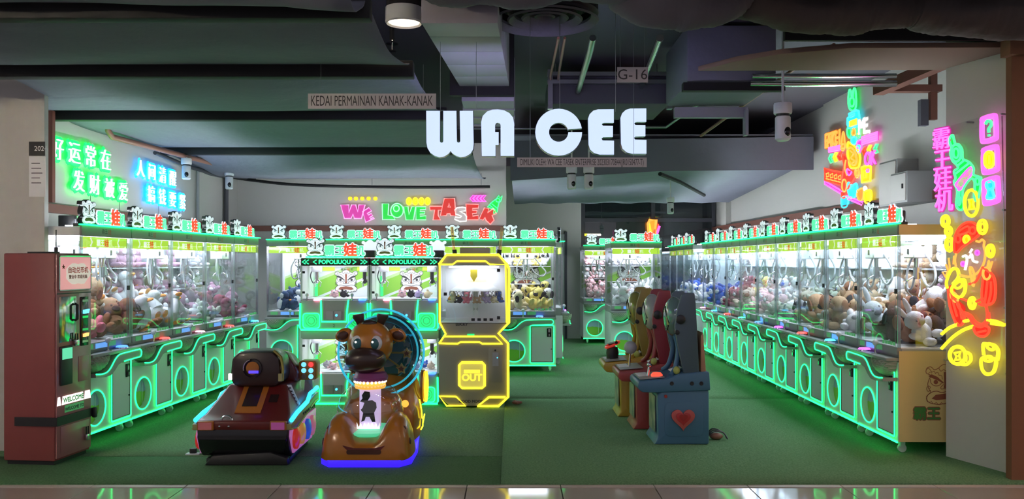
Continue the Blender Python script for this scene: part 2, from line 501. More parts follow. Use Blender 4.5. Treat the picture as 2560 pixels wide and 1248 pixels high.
obj('top_cover', MB().box(0, 4.1, 11.44, 15.8, 3.28, 3.30), 'fabric_black', dk)
# grey supply duct with panel joints
du = thing('supply_duct', 'grey rectangular air duct running towards the rear above the shop sign', 'duct', (0, 0, 0))
y = 5.55
for k, ln in enumerate((.35, .42, .42, .42, .40)):
    s0 = -.60+.032*(y-5.55); s1 = s0+.50
    e0 = -.60+.065*(y+ln-5.55); s0 = -.60+.065*(y-5.55); s1, e1 = -.095+.035*(y-5.55), -.095+.035*(y+ln-5.55)
    obj('duct_panel', MB().prism([(s0, y+.004), (s1, y+.004), (e1, y+ln-.004), (e0, y+ln-.004)], 3.14, 3.60, 'z').mesh('duct_panel', bevel=.003), 'duct_grey', du)
    y += ln
obj('flange', MB().box(-.56, 0.02, y, y+.08, 3.06, 3.62), 'beam_black', du)
obj('outlet_box', MB().box(-.46, .02, y+.08, y+1.5, 3.02, 3.5).mesh('outlet', bevel=.01), 'duct_grey', du)
for k in range(3):
    obj('outlet_seam', MB().box(-.47, .03, y+.45+.45*k, y+.47+.45*k, 3.005, 3.51), 'steel', du)
# round ceiling diffuser
df = thing('ceiling_diffuser', 'large round ceiling air diffuser with concentric rings', 'diffuser', (.235, 6.0, 3.28))
for k, (r0, r1) in enumerate(((.385, .33), (.27, .22), (.17, .12), (.075, .03))):
    obj('ring', MB().lathe([(r0, .0+.01*k), (r0-.012, -.012+.01*k), (r1, .03+.01*k), (r1, .05+.01*k), (r0, .05+.01*k)], n=40, cap=False).mesh('ring', smooth=True), 'fabric_grey', df)
obj('throat', MB().lathe([(.38, .055), (.38, .30), (.0, .30)], n=32, cap=False), 'beam_black', df)
obj('shield', MB().cyl((0, 0, 0), .33, .10, .11, 32), 'beam_black', df)
# downlight
dl = thing('ceiling_downlight', 'round lit warm white ceiling downlight above the grey duct', 'light', P(1010, 56, 6.05))
obj('trim_ring', MB().lathe([(.135, 0), (.125, -.012), (.112, 0), (.112, .1), (.135, .1), (.135, 0)], n=32, cap=False).mesh('trim', smooth=True), 'white_plastic', dl)
obj('lens', MB().cyl((0, 0, 0), .112, .008, .03, 32), glow('downlight_lens', (1., .82, .58), 3.0), dl)
obj('housing', MB().cyl((0, 0, 0), .128, .10, .36, 24), 'beam_black', dl)
sp = thing('fire_sprinkler', 'chrome fire sprinkler head hanging beside the downlight', 'sprinkler', P(980, 100, 6.3))
obj('stem', MB().cyl((0, 0, 0), .018, 0, .5, 10), 'beam_black', sp)
obj('deflector', MB().lathe([(.045, -.03), (.04, -.022), (.012, -.01), (.012, 0)], n=16).mesh('deflector', smooth=True), 'chrome', sp)
obj('escutcheon', MB().lathe([(.03, -.085), (.02, -.075), (.006, -.07), (.006, -.03)], n=16).mesh('esc', smooth=True), 'chrome', sp)
# fabric swags along the shop front
def swag(pts, r, label, m, d=5.35, seed=0):
    q = smooth_line([Vector(P(px, py, d))+Vector((0, 0, r)) for px, py in pts], 5)
    rnd = random.Random(seed)
    rr = [r*(1+.09*math.sin(k*.55+seed)) for k in range(len(q))]
    q = [p+Vector((0, 0, rr[k]-r)) for k, p in enumerate(q)]
    q = smooth_line(q, 3); rr = [rr[min(k//3, len(rr)-1)] for k in range(len(q))]
    mb = MB().tube(q, rr, 22)
    for k, p in enumerate(mb.v):                       # creases running along and across the bundle
        j = k % 22; i = k//22; c = q[min(i, len(q)-1)]
        f = 1+.05*math.sin(j*2*PI/22*3+i*.10+seed)+.035*math.sin(i*.31+j*2*PI/22*2+seed*2)+.02*math.sin(i*.75+j*2*PI/22*5)
        mb.v[k] = c+(Vector(p)-c)*f
    return tag(obj('fabric_swag', mb.mesh('fabric_swag', smooth=True), m), label, 'fabric', 'fabric swags at the shop front')
swag([(1040, -10), (1120, 14), (1220, 10), (1330, 22), (1400, 4), (1500, 6), (1600, 0), (1700, -20)], .13, 'grey bunched fabric swag in front of the round diffuser', 'fabric_grey', 5.3, 1)
swag([(1560, 30), (1630, 66), (1700, 74), (1770, 70), (1830, 48), (1870, 20)], .16, 'grey fabric bundle right of the round diffuser', 'fabric_grey', 5.4, 2)
swag([(1830, 20), (1880, 52), (1990, 78), (2090, 86), (2180, 74), (2250, 70), (2330, 82), (2430, 92), (2560, 97), (2720, 100)], .17, 'long dark brownish fabric swag over the right pillar', 'fabric_dark', 5.45, 5)
swag([(1700, -40), (1900, -8), (2100, -10), (2400, -22), (2720, -30)], .12, 'upper fabric swag along the top right of the shop front', 'fabric_grey', 4.95, 9)
pb = [(2.45, 6.05), (4.2, 6.02), (4.2, 6.72), (1.50, 6.78), (1.72, 6.45), (2.0, 6.22)]
tag(obj('ceiling_board', MB().prism(pb, 3.10, 3.14, 'z').mesh('ceiling_board', bevel=.006), 'board_paint'), 'brownish curved ceiling board beside the right pillar', 'ceiling board')
struct('trim_3', MB().box(1.95, 4.7, 6.00, 6.04, 3.145, 3.655), 'beam_black')
# metal services on the right
def pipe(name, pts, r, m, label, cat='pipe', n=10, smooth=True, group=None):
    return tag(obj(name, MB().tube(pts, r, n).mesh(name, smooth=True), m), label, cat, group)
pipe('metal_conduit', [P(1880, 190, 7.2), P(2240, 190, 7.2)], .022, 'chrome', 'upper shiny conduit below the brown ceiling board')
pipe('metal_conduit', [P(1875, 209, 7.25), P(2240, 209, 7.25)], .028, 'chrome', 'lower shiny conduit below the brown ceiling board')
pipe('metal_pipe', [P(1752, 340, 9.5), P(1765, 330, 9.4), P(2010, 155, 7.4), P(2085, 112, 6.9)], .016, 'pipe_brown', 'long slanting reddish sprinkler pipe left of the hanging camera')
pipe('metal_pipe', [P(1396, 95, 6.8), P(1376, 190, 8.4), (.41, 8.75, 3.42)], .012, 'pipe_brown', 'left thin copper pipe behind the round diffuser')
pipe('metal_pipe', [P(1412, 95, 6.8), P(1396, 190, 8.4), (.48, 8.75, 3.42)], .012, 'pipe_brown', 'right thin copper pipe behind the round diffuser')
pipe('metal_pipe', [P(1482, 95, 6.6), P(1476, 125, 6.8), P(1444, 232, 8.7)], .028, 'steel', 'thick grey pipe behind the round diffuser')
pipe('metal_pipe', [P(1650, 95, 6.7), P(1600, 225, 8.8)], .03, 'chrome', 'shiny pipe crossing behind the unit number plate')
pipe('metal_pipe', [P(1550, 318, 9.6), P(1665, 318, 9.6), P(1740, 265, 9.0), P(1790, 235, 8.6), (2.05, 8.2, 3.3)], .014, 'steel', 'bent grey pipe to the right of the shop letters')
pipe('metal_pipe', [P(1130, 322, 9.4), P(1420, 322, 9.4)], .008, 'steel', 'thin horizontal rod behind the shop letters')
ac = thing('air_conditioner', 'ceiling hung air conditioner cassette behind the unit number plate', 'air conditioner', (0, 0, 0))
x0, x1 = P(1368, 0, 8.6)[0], P(1680, 0, 8.6)[0]
obj('casing', MB().box(x0+.02, x1-.02, 8.62, 9.6, 3.18, 3.5).mesh('casing', bevel=.02), 'slab_dark', ac)
for z in (3.48, 3.40): obj('rail', MB().box(x0, x1, 8.56, 8.62, z-.02, z+.02), 'steel', ac)
for x in (x0+.03, x1-.03): obj('bracket', MB().box(x-.025, x+.025, 8.55, 8.62, 3.12, 3.52), 'steel', ac)
for x in (x0+.1, x1-.1): obj('hanger_rod', MB().tube([(x, 8.9, 3.5), (x, 8.9, 3.66)], .008), 'steel', ac)
bx = thing('fan_coil_unit', 'dark boxed fan coil unit with pale underside edge', 'air conditioner', (0, 0, 0))
obj('casing', MB().box(1.52, 2.30, 7.3, 8.3, 3.10, 3.62).mesh('casing', bevel=.02), 'fabric_black', bx)
obj('base_frame', MB().box(1.48, 2.36, 7.25, 7.33, 3.04, 3.11), 'beam_black', bx)
obj('grille_frame', MB().box(1.60, 2.32, 8.25, 8.32, 2.98, 3.08), 'duct_grey', bx)
obj('side_bracket', MB().box(2.28, 2.31, 8.2, 8.3, 2.80, 3.05), 'duct_grey', bx)
# rusty frame near the right pillar
fr = thing('door_track_frame', 'rust brown metal track frame hanging beside the right pillar', 'frame', (0, 0, 0))
def bar(name, a, b, wd, ht, m, parent):
    a, b = Vector(a), Vector(b); t = (b-a).normalized(); sx = t.cross(Vector((0, 0, 1)))
    if sx.length < 1e-4: sx = Vector((1, 0, 0))
    sx.normalize(); up = sx.cross(t)
    r = lambda p: [p+sx*wd/2+up*ht/2, p-sx*wd/2+up*ht/2, p-sx*wd/2-up*ht/2, p+sx*wd/2-up*ht/2]
    return obj(name, MB().loft([r(a), r(b)]), m, parent)
bar('track', P(2425, 128, 6.45), P(2195, 226, 7.7), .10, .09, 'trunking', fr)
bar('cross_bar', P(2225, 222, 7.6), P(2350, 222, 7.6), .09, .06, 'trunking', fr)
bar('drop_bar', P(2332, 160, 7.6), P(2332, 300, 7.6), .06, .05, 'trunking', fr)
bar('drop_plate', P(2308, 250, 7.6), P(2308, 315, 7.6), .07, .06, 'slab_dark', fr)
# trunking on the walls
def lw(d): return -4.45+.20*(d-6.96)/6.04          # left wall plane
def tr(name, a, b, wd, ht, label):
    t = thing(name, label, 'cable trunking', (0, 0, 0)); bar('channel', a, b, wd, ht, 'trunking', t); return t
tr('cable_trunking', (lw(7.55)+.03, 7.55, 2.07), (lw(12.98)+.03, 12.98, 2.07), .05, .085, 'brown cable trunking along the left wall under the neon writing')
tr('cable_trunking', (lw(7.9)+.03, 7.9, 2.12), (lw(7.9)+.03, 7.9, 2.98), .16, .05, 'upright brown cable trunking beside the left pillar')
tr('cable_trunking', (-4.2, 12.97, 2.075), (-.1, 12.97, 2.075), .05, .085, 'brown cable trunking along the back wall under the neon slogan')
tr('cable_trunking', (4.12, 6.8, 2.21), (4.12, 17.2, 2.23), .05, .085, 'brown cable trunking along the right wall behind the machines')
pipe('wall_pipe', [(lw(8.7)+.2, 8.7, 3.02), (lw(8.7)+.2, 8.72, 2.92), (lw(8.8)+.2, 8.8, 2.87), (lw(12.9)+.42, 12.9, 2.87), (lw(12.9)+.42, 12.95, 2.95)], .03, 'pipe_brown', 'brown pipe running below the fabric along the left wall')
pipe('wall_pipe', [(lw(10.0)+.1, 10.0, 2.86), (lw(11.0)+.1, 11.0, 2.80), (lw(12.0)+.1, 12.0, 2.80), (lw(12.9)+.3, 12.9, 2.84)], .025, 'dark_cable', 'black hose under the brown pipe on the left wall')
pipe('wall_pipe', [(lw(12.4)+.05, 12.4, 1.9), (lw(12.4)+.05, 12.4, 2.98)], .035, 'dark_cable', 'upright black pipe in the left rear corner')
pipe('wall_pipe', [(lw(11.4)+.04, 11.4, 2.0), (lw(11.4)+.04, 11.4, 2.96)], .022, 'panel_grey', 'upright pale pipe beside the blue neon writing')
# hanging dome cameras
def camera_unit(px, py, d, s, label, ztop=3.66):
    x, y_, z = P(px, py, d)
    t = thing('security_camera', label, 'camera', (x, y_, z), 0, 'hanging security cameras')
    obj('pole', MB().tube([(0, 0, .20*s), (0, 0, ztop-z)], .011*s, 8), 'white_plastic', t)
    obj('mount_box', MB().lathe([(.07*s, .12*s), (.075*s, .13*s), (.075*s, .20*s), (.07*s, .21*s)], n=12).mesh('mount', smooth=True), 'white_plastic', t)
    obj('joint', MB().cyl((0, 0, 0), .055*s, .095*s, .12*s, 14), 'black', t)
    obj('housing', MB().lathe([(.045*s, -.10*s), (.062*s, -.085*s), (.062*s, .09*s), (.055*s, .1*s)], n=18).mesh('housing', smooth=True), 'white_plastic', t)
    obj('lens', MB().ell((.02*s, -.05*s, -.03*s), (.03*s, .025*s, .04*s)).mesh('lens', smooth=True), 'black_gloss', t)
    return t
camera_unit(1957, 322, 6.9, 1.0, 'large white security camera on a pole left of the right neon')
camera_unit(1429, 455, 10.0, .87, 'left one of the two white cameras below the shop owner plate')
camera_unit(1472, 455, 10.0, .87, 'right one of the two white cameras below the shop owner plate')
camera_unit(1676, 522, 12.5, .8, 'small white security camera above the rear aisle', 3.30)
camera_unit(466, 432, 10.4, .85, 'white security camera hanging beside the blue neon writing', 2.9)
camera_unit(573, 458, 11.6, .85, 'white security camera in front of the black corner pipe', 2.9)
# right wall cabinets
def ebox(px0, py0, px1, py1, dep, label):
    n = (-1, 0); p = (4.15-dep, 9)
    a = on_plane(px0, py0, p, n); b = on_plane(px1, py1, p, n)
    y0, y1 = min(a.y, b.y), max(a.y, b.y); z0, z1 = min(a.z, b.z), max(a.z, b.z)
    t = thing('electrical_cabinet', label, 'cabinet', (4.15-dep, (y0+y1)/2, z0), 0, 'wall cabinets')
    h = (y1-y0)/2
    obj('body', MB().box(0, dep, -h, h, 0, z1-z0).mesh('body', bevel=.008), 'panel_grey', t)
    obj('door', MB().box(-.012, 0, -h+.02, h-.02, .02, z1-z0-.02).mesh('door', bevel=.004), 'wall_paint', t)
    obj('latch', MB().box(-.024, -.012, -h*.7, -h*.6, (z1-z0)*.45, (z1-z0)*.6), 'black', t)
ebox(2198, 408, 2243, 512, .22, 'tall beige electrical cabinet on the right wall beside the neon')
ebox(2226, 436, 2268, 505, .30, 'square beige electrical cabinet with dark latch on the right wall')
# notice on the left pillar
nb = thing('wall_notice', 'white notice sheet with black 2024 heading on the left pillar', 'notice', P(94, 440, 6.87))
obj('sheet', MB().box(-.07, .065, -.001, .003, -.17, .16), 'print_white', nb)
obj('heading', MB().box(-.068, .063, -.006, -.002, .165, .28), 'black', nb)
obj('year_text', text_mesh('2024', .055), 'print_white', nb, (.03, -.0065, .205))
for k in range(5): obj('text_line', MB().box(-.05, .02+.01*(k % 3), -.0015, -.0011, .10-.04*k, .106-.04*k), 'print_line', nb)
# ---------------------------------------------------------------- lion emblem (unit width and height, facing -y)
def lion_pts(): return [(-.30,.02),(-.42,.06),(-.47,.16),(-.42,.26),(-.36,.30),(-.42,.40),(-.44,.52),(-.40,.64),(-.36,.72),(-.48,.78),(-.46,.90),(-.36,.93),(-.28,.86),(-.18,.90),(-.10,.97),(0,1.0),(.10,.97),(.18,.90),(.28,.86),(.36,.93),(.48,.92),(.50,.80),(.38,.72),(.41,.62),(.44,.50),(.41,.38),(.38,.30),(.46,.24),(.48,.12),(.40,.04),(.28,.03),(.18,.0),(0,.03),(-.16,0)]
def lion_base(th):
    return cached(('lionb', th), lambda: MB().prism([tuple(p) for p in smooth_line(lion_pts(), 3, True)], 0, th).mesh('lion_emblem'))
def lion_rim(th):
    def f():
        q = smooth_line(lion_pts(), 3, True); c = Vector((0, .5))
        return MB().prism([tuple(c+(p-c)*1.045) for p in q], .02, th).mesh('emblem_rim')
    return cached(('lionr', th), f)
def lion_lines():
    def f():
        m = MB(); y = -.004
        for s in (-1, 1):
            mr = lambda q: [(s*x, z) for x, z in q]
            m.prism(mr([(.42,.70),(.34,.745),(.20,.68),(.05,.545),(.06,.52),(.20,.60),(.36,.665)]), y, y+.001)          # slanting brow
            for q in ([(.43,.74),(.38,.80),(.34,.77)], [(.34,.79),(.28,.82),(.25,.76)], [(.25,.77),(.19,.79),(.16,.71)], [(.16,.72),(.10,.71),(.08,.62)]):
                m.ribbon(smooth_line(mr(q), 3), .012, y)
            m.ribbon(smooth_line(mr([(.37,.64),(.36,.54),(.28,.47),(.17,.47),(.10,.53)]), 4), .016, y)                  # eye
            m.prism(mr([(.24+.055*math.cos(k*PI/5), .555+.055*math.sin(k*PI/5)) for k in range(10)]), y, y+.001)
            m.ribbon(smooth_line(mr([(.36,.36),(.43,.33),(.46,.40),(.42,.46),(.37,.43),(.40,.39)]), 4), .014, y)        # cheek curl
            m.ribbon(smooth_line(mr([(.47,.20),(.36,.30),(.22,.335),(.10,.30),(0,.325)]), 4), .018, y)                  # upper lip
            m.ribbon(smooth_line(mr([(.05,.50),(.12,.43),(.10,.385),(.04,.40),(0,.385)]), 4), .016, y)                  # nose
            for q in ([(.47,.18),(.44,.08),(.36,.07)], [(.36,.10),(.30,.03),(.24,.05)], [(.24,.07),(.17,.01),(.11,.05)], [(.11,.06),(.05,.02),(0,.05)]):
                m.ribbon(smooth_line(mr(q), 3), .014, y)
            m.ribbon(smooth_line(mr([(.46,.87),(.40,.88),(.34,.80)]), 3), .014, y)
            m.ribbon(smooth_line(mr([(.17,.90),(.12,.82),(.05,.86),(0,.82)]), 3), .014, y)
        q = smooth_line(lion_pts(), 3, True); m.ribbon([tuple(p*.985+Vector((0, .0075))) for p in q]+[tuple(q[0]*.985+Vector((0, .0075)))], .016, y)
        return m.mesh('emblem_lines')
    return cached('lionl', f)
def lion_red():
    def f():
        m = MB(); y = -.003
        m.prism([(-.045,.80),(.045,.80),(.03,.50),(.05,.42),(0,.40),(-.05,.42),(-.03,.50)], y, y+.002)
        m.prism([(-.34,.15),(-.24,.245),(-.10,.265),(0,.28),(.10,.265),(.24,.245),(.34,.15),(.22,.115),(0,.14),(-.22,.115)], y, y+.002)
        return m.mesh('emblem_red')
    return cached('lionc', f)
def lion(parent, loc, size, th=.02, m='sign_white', lines='print_line', red='print_brown', rim=None, rot=(0,0,0)):
    b = obj('lion_emblem', lion_base(th/size), m, parent, loc, rot, scale=size)
    obj('emblem_lines', lion_lines(), lines, b); obj('emblem_red', lion_red(), red, b)
    if rim: obj('emblem_rim', lion_rim(th/size*1.6), rim, b)
    return b

mat('print_soft', (.20, .21, .26), .6)
# ---------------------------------------------------------------- claw machine
W, D, HH = .80, .85, 1.88
def front_with_hole():
    """cabinet shell; the front plate has a round opening"""
    m = MB(); y = -.425; x0, x1, z0, z1 = -.40, .40, .10, .74; cx, cz, r = -.185, .30, .145
    sx0, sx1, sz0, sz1 = -.385, .015, .12, .48
    per = []; N = 32
    for k in range(N):
        a = 2*PI*(k+.5)/N; c, s = math.cos(a), math.sin(a)
        t = min(((sx1 if c > 0 else sx0)-cx)/c if abs(c) > 1e-6 else 9, ((sz1 if s > 0 else sz0)-cz)/s if abs(s) > 1e-6 else 9)
        per.append((cx+c*t, cz+s*t))
    circ = [(cx+r*math.cos(2*PI*(k+.5)/N), cz+r*math.sin(2*PI*(k+.5)/N)) for k in range(N)]
    m.loft([xz(per, y), xz(circ, y), xz(circ, y+.06)], cap=False)
    # corners of the square around the ring, then the rest of the plate
    cor = [(sx1, sz1), (sx0, sz1), (sx0, sz0), (sx1, sz0)]
    for k in range(N):
        a, b = per[k], per[(k+1) % N]
        for c in cor:
            if (abs(a[0]-c[0]) < 1e-6 or abs(a[1]-c[1]) < 1e-6) and (abs(b[0]-c[0]) < 1e-6 or abs(b[1]-c[1]) < 1e-6) and not (abs(a[0]-b[0]) < 1e-6 or abs(a[1]-b[1]) < 1e-6):
                i = len(m.v); m.v += xz([a, c, b], y); m.f.append((i, i+1, i+2))
    for q in ((x0, sx0, z0, z1), (sx1, x1, z0, z1), (sx0, sx1, z0, sz0), (sx0, sx1, sz1, z1)):
        m.quad((q[0], y, q[2]), (q[1], y, q[2]), (q[1], y, q[3]), (q[0], y, q[3]))
    m.quad((x0, y, z0), (x0, .425, z0), (x0, .425, z1), (x0, y, z1)); m.quad((x1, .425, z0), (x1, y, z0), (x1, y, z1), (x1, .425, z1))
    m.quad((x0, .425, z0), (x1, .425, z0), (x1, .425, z1), (x0, .425, z1)); m.quad((x0, y, z1), (x1, y, z1), (x1, .425, z1), (x0, .425, z1))
    m.quad((x0, y, z0), (x0, .425, z0), (x1, .425, z0), (x1, y, z0))
    return m.mesh('cabinet', recalc=False)

def flap_material():
    m = mat('flap_print', (.3, .55, .05), .4)
    nt = m.node_tree; b = nt.nodes['Principled BSDF']; tc = nt.nodes.new('ShaderNodeTexCoord')
    sp = nt.nodes.new('ShaderNodeSeparateXYZ'); wv = nt.nodes.new('ShaderNodeTexNoise'); wv.inputs['Scale'].default_value = 14
    ad = nt.nodes.new('ShaderNodeMath'); ad.operation = 'MULTIPLY_ADD'; ad.inputs[1].default_value = .08
    r = nt.nodes.new('ShaderNodeValToRGB'); r.color_ramp.interpolation = 'CONSTANT'
    r.color_ramp.elements[0].color = (.28, .5, .05, 1); r.color_ramp.elements[1].color = (.42, .40, .68, 1); r.color_ramp.elements[1].position = .5
    a2 = nt.nodes.new('ShaderNodeMath'); a2.operation = 'ADD'; a2.inputs[1].default_value = .45
    L = nt.links.new
    L(tc.outputs['Object'], sp.inputs[0]); L(tc.outputs['Object'], wv.inputs['Vector'])
    L(wv.outputs['Fac'], ad.inputs[0]); L(sp.outputs['Z'], ad.inputs[2]); L(ad.outputs[0], a2.inputs[0]); L(a2.outputs[0], r.inputs['Fac'])
    L(r.outputs['Color'], b.inputs['Base Color'])
    b.inputs['Emission Strength'].default_value = 0
flap_material()
def green_print():
    """white and lime diagonal print of the back panels"""
    m = mat('lime_print', (.8, .82, .85), .5)
    nt = m.node_tree; b = nt.nodes['Principled BSDF']; tc = nt.nodes.new('ShaderNodeTexCoord')
    mp = nt.nodes.new('ShaderNodeMapping'); mp.inputs['Rotation'].default_value = (0, math.radians(22), 0)
    sp = nt.nodes.new('ShaderNodeSeparateXYZ')
    r = nt.nodes.new('ShaderNodeValToRGB'); r.color_ramp.interpolation = 'CONSTANT'
    e = r.color_ramp.elements; wcol, g, lg = (.80, .82, .86, 1), (.30, .62, .07, 1), (.55, .75, .35, 1)
    e[0].color = wcol; e[1].color = g; e[1].position = .36
    for p, c in ((.43, wcol), (.46, g), (.62, lg), (.65, wcol)):
        q = e.new(p); q.color = c
    a2 = nt.nodes.new('ShaderNodeMath'); a2.operation = 'ADD'; a2.inputs[1].default_value = .5
    L = nt.links.new
    L(tc.outputs['Object'], mp.inputs[0]); L(mp.outputs[0], sp.inputs[0]); L(sp.outputs['Z'], a2.inputs[0]); L(a2.outputs[0], r.inputs[0]); L(r.outputs[0], b.inputs['Base Color'])
green_print()

def lip_shape(mir):
    up = [(-.39,.615),(-.30,.605),(-.22,.612),(-.16,.645),(-.10,.70),(-.04,.735),(.04,.745),(.30,.750)]
    rt = arc(.325, .715, .035, 85, -90, 6)
    lo = [(.30,.680),(.06,.672),(-.03,.655),(-.09,.61),(-.15,.578),(-.24,.572),(-.39,.585)]
    f = -1 if mir else 1
    return [(f*x, z) for x, z in up+rt+lo], [(f*x, z) for x, z in up+rt+lo[:2]]

def wobble_tube(pts, r): return MB().tube(smooth_line(pts, 6), r, 6).mesh('cable', smooth=True)
BTN = {'red': (1., .06, .05), 'blue': (.05, .18, 1.), 'cyan': (.05, .55, 1.), 'purple': (.55, .08, 1.), 'green': (.05, 1., .35), 'pink': (1., .3, .45), 'orange': (1., .45, .12)}
for k, c in BTN.items(): glow('button_'+k, c, 2.2)
mat('end_cream', (.74, .58, .26), .55)

def claw_machine(loc, rz, label, group, button='red', mir=False, back='white', topper=True, shelves=True, cream_end=False, seed=0, detail=True, lamp=LAMP):
    t = thing('claw_machine', label, 'claw machine', loc, rz, group)
    R = random.Random(seed); fx = -1 if mir else 1
    cb = obj('cabinet', cached('cab', front_with_hole), 'panel_white', t)
    obj('prize_flap', cached('flap', lambda: MB().lathe([(.144, 0), (.144, .01)], n=28, ax='y').mesh('prize_flap')), 'flap_print', t, (-.185, -.372, .30))
    obj('flap_seam', cached('flapseam', lambda: MB().box(.075, .082, -.002, 0, -.11, .11).mesh('flap_seam')), 'panel_white', t, (-.185, -.374, .30))
    obj('hole_ring', cached('hring', lambda: MB().tube([(.151*math.cos(a*PI/20), 0, .151*math.sin(a*PI/20)) for a in range(40)], .0065, 6, True).mesh('hole_ring', smooth=True)), GREEN, t, (-.185, -.428, .30))
    dr = obj('door', cached('door', lambda: MB().box(.045, .365, -.440, -.4255, .14, .655).mesh('door', bevel=.004, seg=1)), 'panel_white', t)
    obj('door_led', cached('dled', lambda: MB().tube(xz(rrect(.04, .37, .135, .66, .012, 2), -.442), .005, 6, True).mesh('door_led', smooth=True)), GREEN, dr)
    obj('door_groove', cached('dgr', lambda: MB().tube(xz(rrect(.056, .354, .151, .644, .008, 2), -.440), .004, 4, True).mesh('door_groove')), 'black', dr)
    obj('coin_slot', cached('coin', lambda: MB().box(.275, .335, -.450, -.440, .50, .62).mesh('coin_slot', bevel=.003, seg=1)), 'black_gloss', dr)
    obj('coin_plate', cached('coinp', lambda: MB().box(.292, .318, -.454, -.450, .565, .61).box(.298, .312, -.460, -.450, .51, .545).mesh('coin_plate')), 'chrome', dr)
    obj('lock', cached('lock', lambda: MB().cyl((.335, 0, .33), .008, -.450, -.440, 10, 'y').mesh('lock')), 'black', dr)
    # console with its lip
    obj('console', cached('cons', lambda: MB().box(-.40, .40, -.525, -.40, .745, .775).box(-.40, .40, -.40, .425, .741, .85).mesh('console', bevel=.006, seg=1)), 'console_grey', t)
    def lipm():
        pl, _ = lip_shape(mir); return MB().prism(pl, -.545, -.43).mesh('console_lip')
    lp = obj('console_lip', cached(('lip', mir), lipm), 'console_grey', t)
    obj('lip_led', cached(('lipled', mir), lambda: MB().tube(smooth_line(xz(lip_shape(mir)[1], -.548), 2), .006, 6).mesh('lip_led', smooth=True)), GREEN, lp)
    def pad():
        m = MB(); rows = []
        for j in range(9):
            a = PI/2*j/8; row = []
            for i in range(15):
                x = -.395+.27*i/14
                e = math.sin(PI*min(1, max(0, i/14)))**.35
                qx = .006*abs(math.sin((i+j)*PI/2))+.004*abs(math.sin((i-j)*PI/2))
                rr = .135*e+qx
                row.append((fx*x, -.43-rr*math.cos(a)*1.0, .755-(.145*e)*math.sin(a)-qx*.3))
            rows.append(row)
        return m.loft(rows, cap=False, closed=False).mesh('wrist_pad', smooth=True)
    obj('wrist_pad', cached(('pad', mir), pad), 'quilt', t)
    js = obj('joystick', cached('joy', lambda: MB().cyl((0, 0, 0), .035, 0, .008, 14).cyl((0, 0, 0), .009, 0, .075, 8).mesh('joystick')), 'chrome', t, (-.06*fx, -.465, .775))
    obj('joystick_ball', cached('joyb', lambda: MB().ell((0, 0, .092), .026, nu=12).mesh('joystick_ball', smooth=True)), 'white_plastic', js)
    bt = obj('button', cached('btn', lambda: MB().lathe([(.052, 0), (.052, .012), (.042, .024), (.0, .028)], n=20, cap=False).mesh('button', smooth=True)), MAT['button_'+button], t, (.17*fx, -.465, .776))
    obj('button_rim', cached('btnr', lambda: MB().lathe([(.064, 0), (.062, .010), (.053, .010)], n=20, cap=False).mesh('button_rim', smooth=True)), 'chrome', bt)
    # strip below the glass
    st = obj('display_strip', cached('strip', lambda: MB().box(-.395, .395, -.432, -.40, .80, .858).mesh('display_strip')), 'console_grey', t)
    obj('blue_display', cached('strb', lambda: MB().box(-.20, -.02, -.436, -.432, .808, .85).mesh('blue_display')), 'screen_blue', st)
    obj('price_label', cached('strl', lambda: MB().box(.0, .12, -.436, -.432, .81, .85).mesh('price_label')), 'label_green', st)
    obj('price_label', cached('strl2', lambda: MB().box(-.34, -.24, -.436, -.432, .81, .85).mesh('price_label')), 'label_green', st)
    obj('token_icon', cached('icons', lambda: sum_boxes([(.10+.05*k, .135+.05*k, -.424, -.420, .868, .895) for k in range(5)]).mesh('token_icon')), 'label_green', t)
    # base
    obj('base_led', cached('bled', lambda: MB().box(-.40, .40, -.436, -.426, .090, .101).mesh('base_led')), GREEN, t)
    for sx in (-.32, .32):
        for sy in (-.36, .36):
            c = obj('caster', cached('caster', lambda: MB().box(-.02, .02, -.02, .02, .045, .10).cyl((0, 0, .035), .034, -.012, .012, 14, 'x').mesh('caster')), 'caster', t, (sx, sy, 0.0))
    # glazed chamber
    obj('chamber_floor', cached('cfl', lambda: MB().box(-.39, .39, -.40, .40, .85, .858).mesh('chamber_floor')), 'inner_white', t)
    obj('back_panel', cached(('bk', back), lambda: MB().box(-.395, .395, -.004, .016, -.45, .45).mesh('back_panel')), 'inner_white' if back == 'white' else 'lime_print', t, (0, .405, 1.31))
    obj('front_glass', cached('fg', lambda: MB().quad((-.375, -.417, .858), (.375, -.417, .858), (.375, -.417, 1.765), (-.375, -.417, 1.765)).mesh('front_glass')), GLASS, t)
    for s in (-1, 1):
        obj('side_glass', cached(('sg', s), lambda: MB().quad((s*.397, -.40, .855), (s*.397, .40, .855), (s*.397, .40, 1.765), (s*.397, -.40, 1.765)).mesh('side_glass')), GLASS, t)
        obj('corner_post', cached(('cpost', s), lambda: MB().box(s*.375, s*.398, -.424, -.402, .855, 1.765).mesh('corner_post')), POSTG, t)
        obj('rear_post', cached(('rpost', s), lambda: MB().box(s*.365, s*.396, .375, .40, .855, 1.765).mesh('rear_post')), 'inner_white', t)
    obj('door_hinge', cached('hinge', lambda: MB().box(.345, .372, -.432, -.418, 1.29, 1.33).mesh('door_hinge')), 'black', t)
    obj('glass_edge', cached('gledge', lambda: MB().box(.333, .338, -.421, -.418, .86, 1.76).mesh('glass_edge')), POSTG, t)
    # roof
    obj('roof', cached('roof', lambda: MB().box(-.40, .40, -.41, .425, 1.77, 1.845).mesh('roof', bevel=.005, seg=1)), 'panel_white', t)
    hd = obj('header_panel', cached('hdr', lambda: MB().box(-.40, .40, -.43, -.411, 1.765, 1.852).mesh('header_panel', bevel=.004, seg=1)), 'header_print', t)
    obj('header_text', text_mesh('霸王', .045), 'print_line', hd, (-.05, -.4305, 1.795)); obj('header_character', text_mesh('娃', .055), 'print_red', hd, (.03, -.4305, 1.79)); 
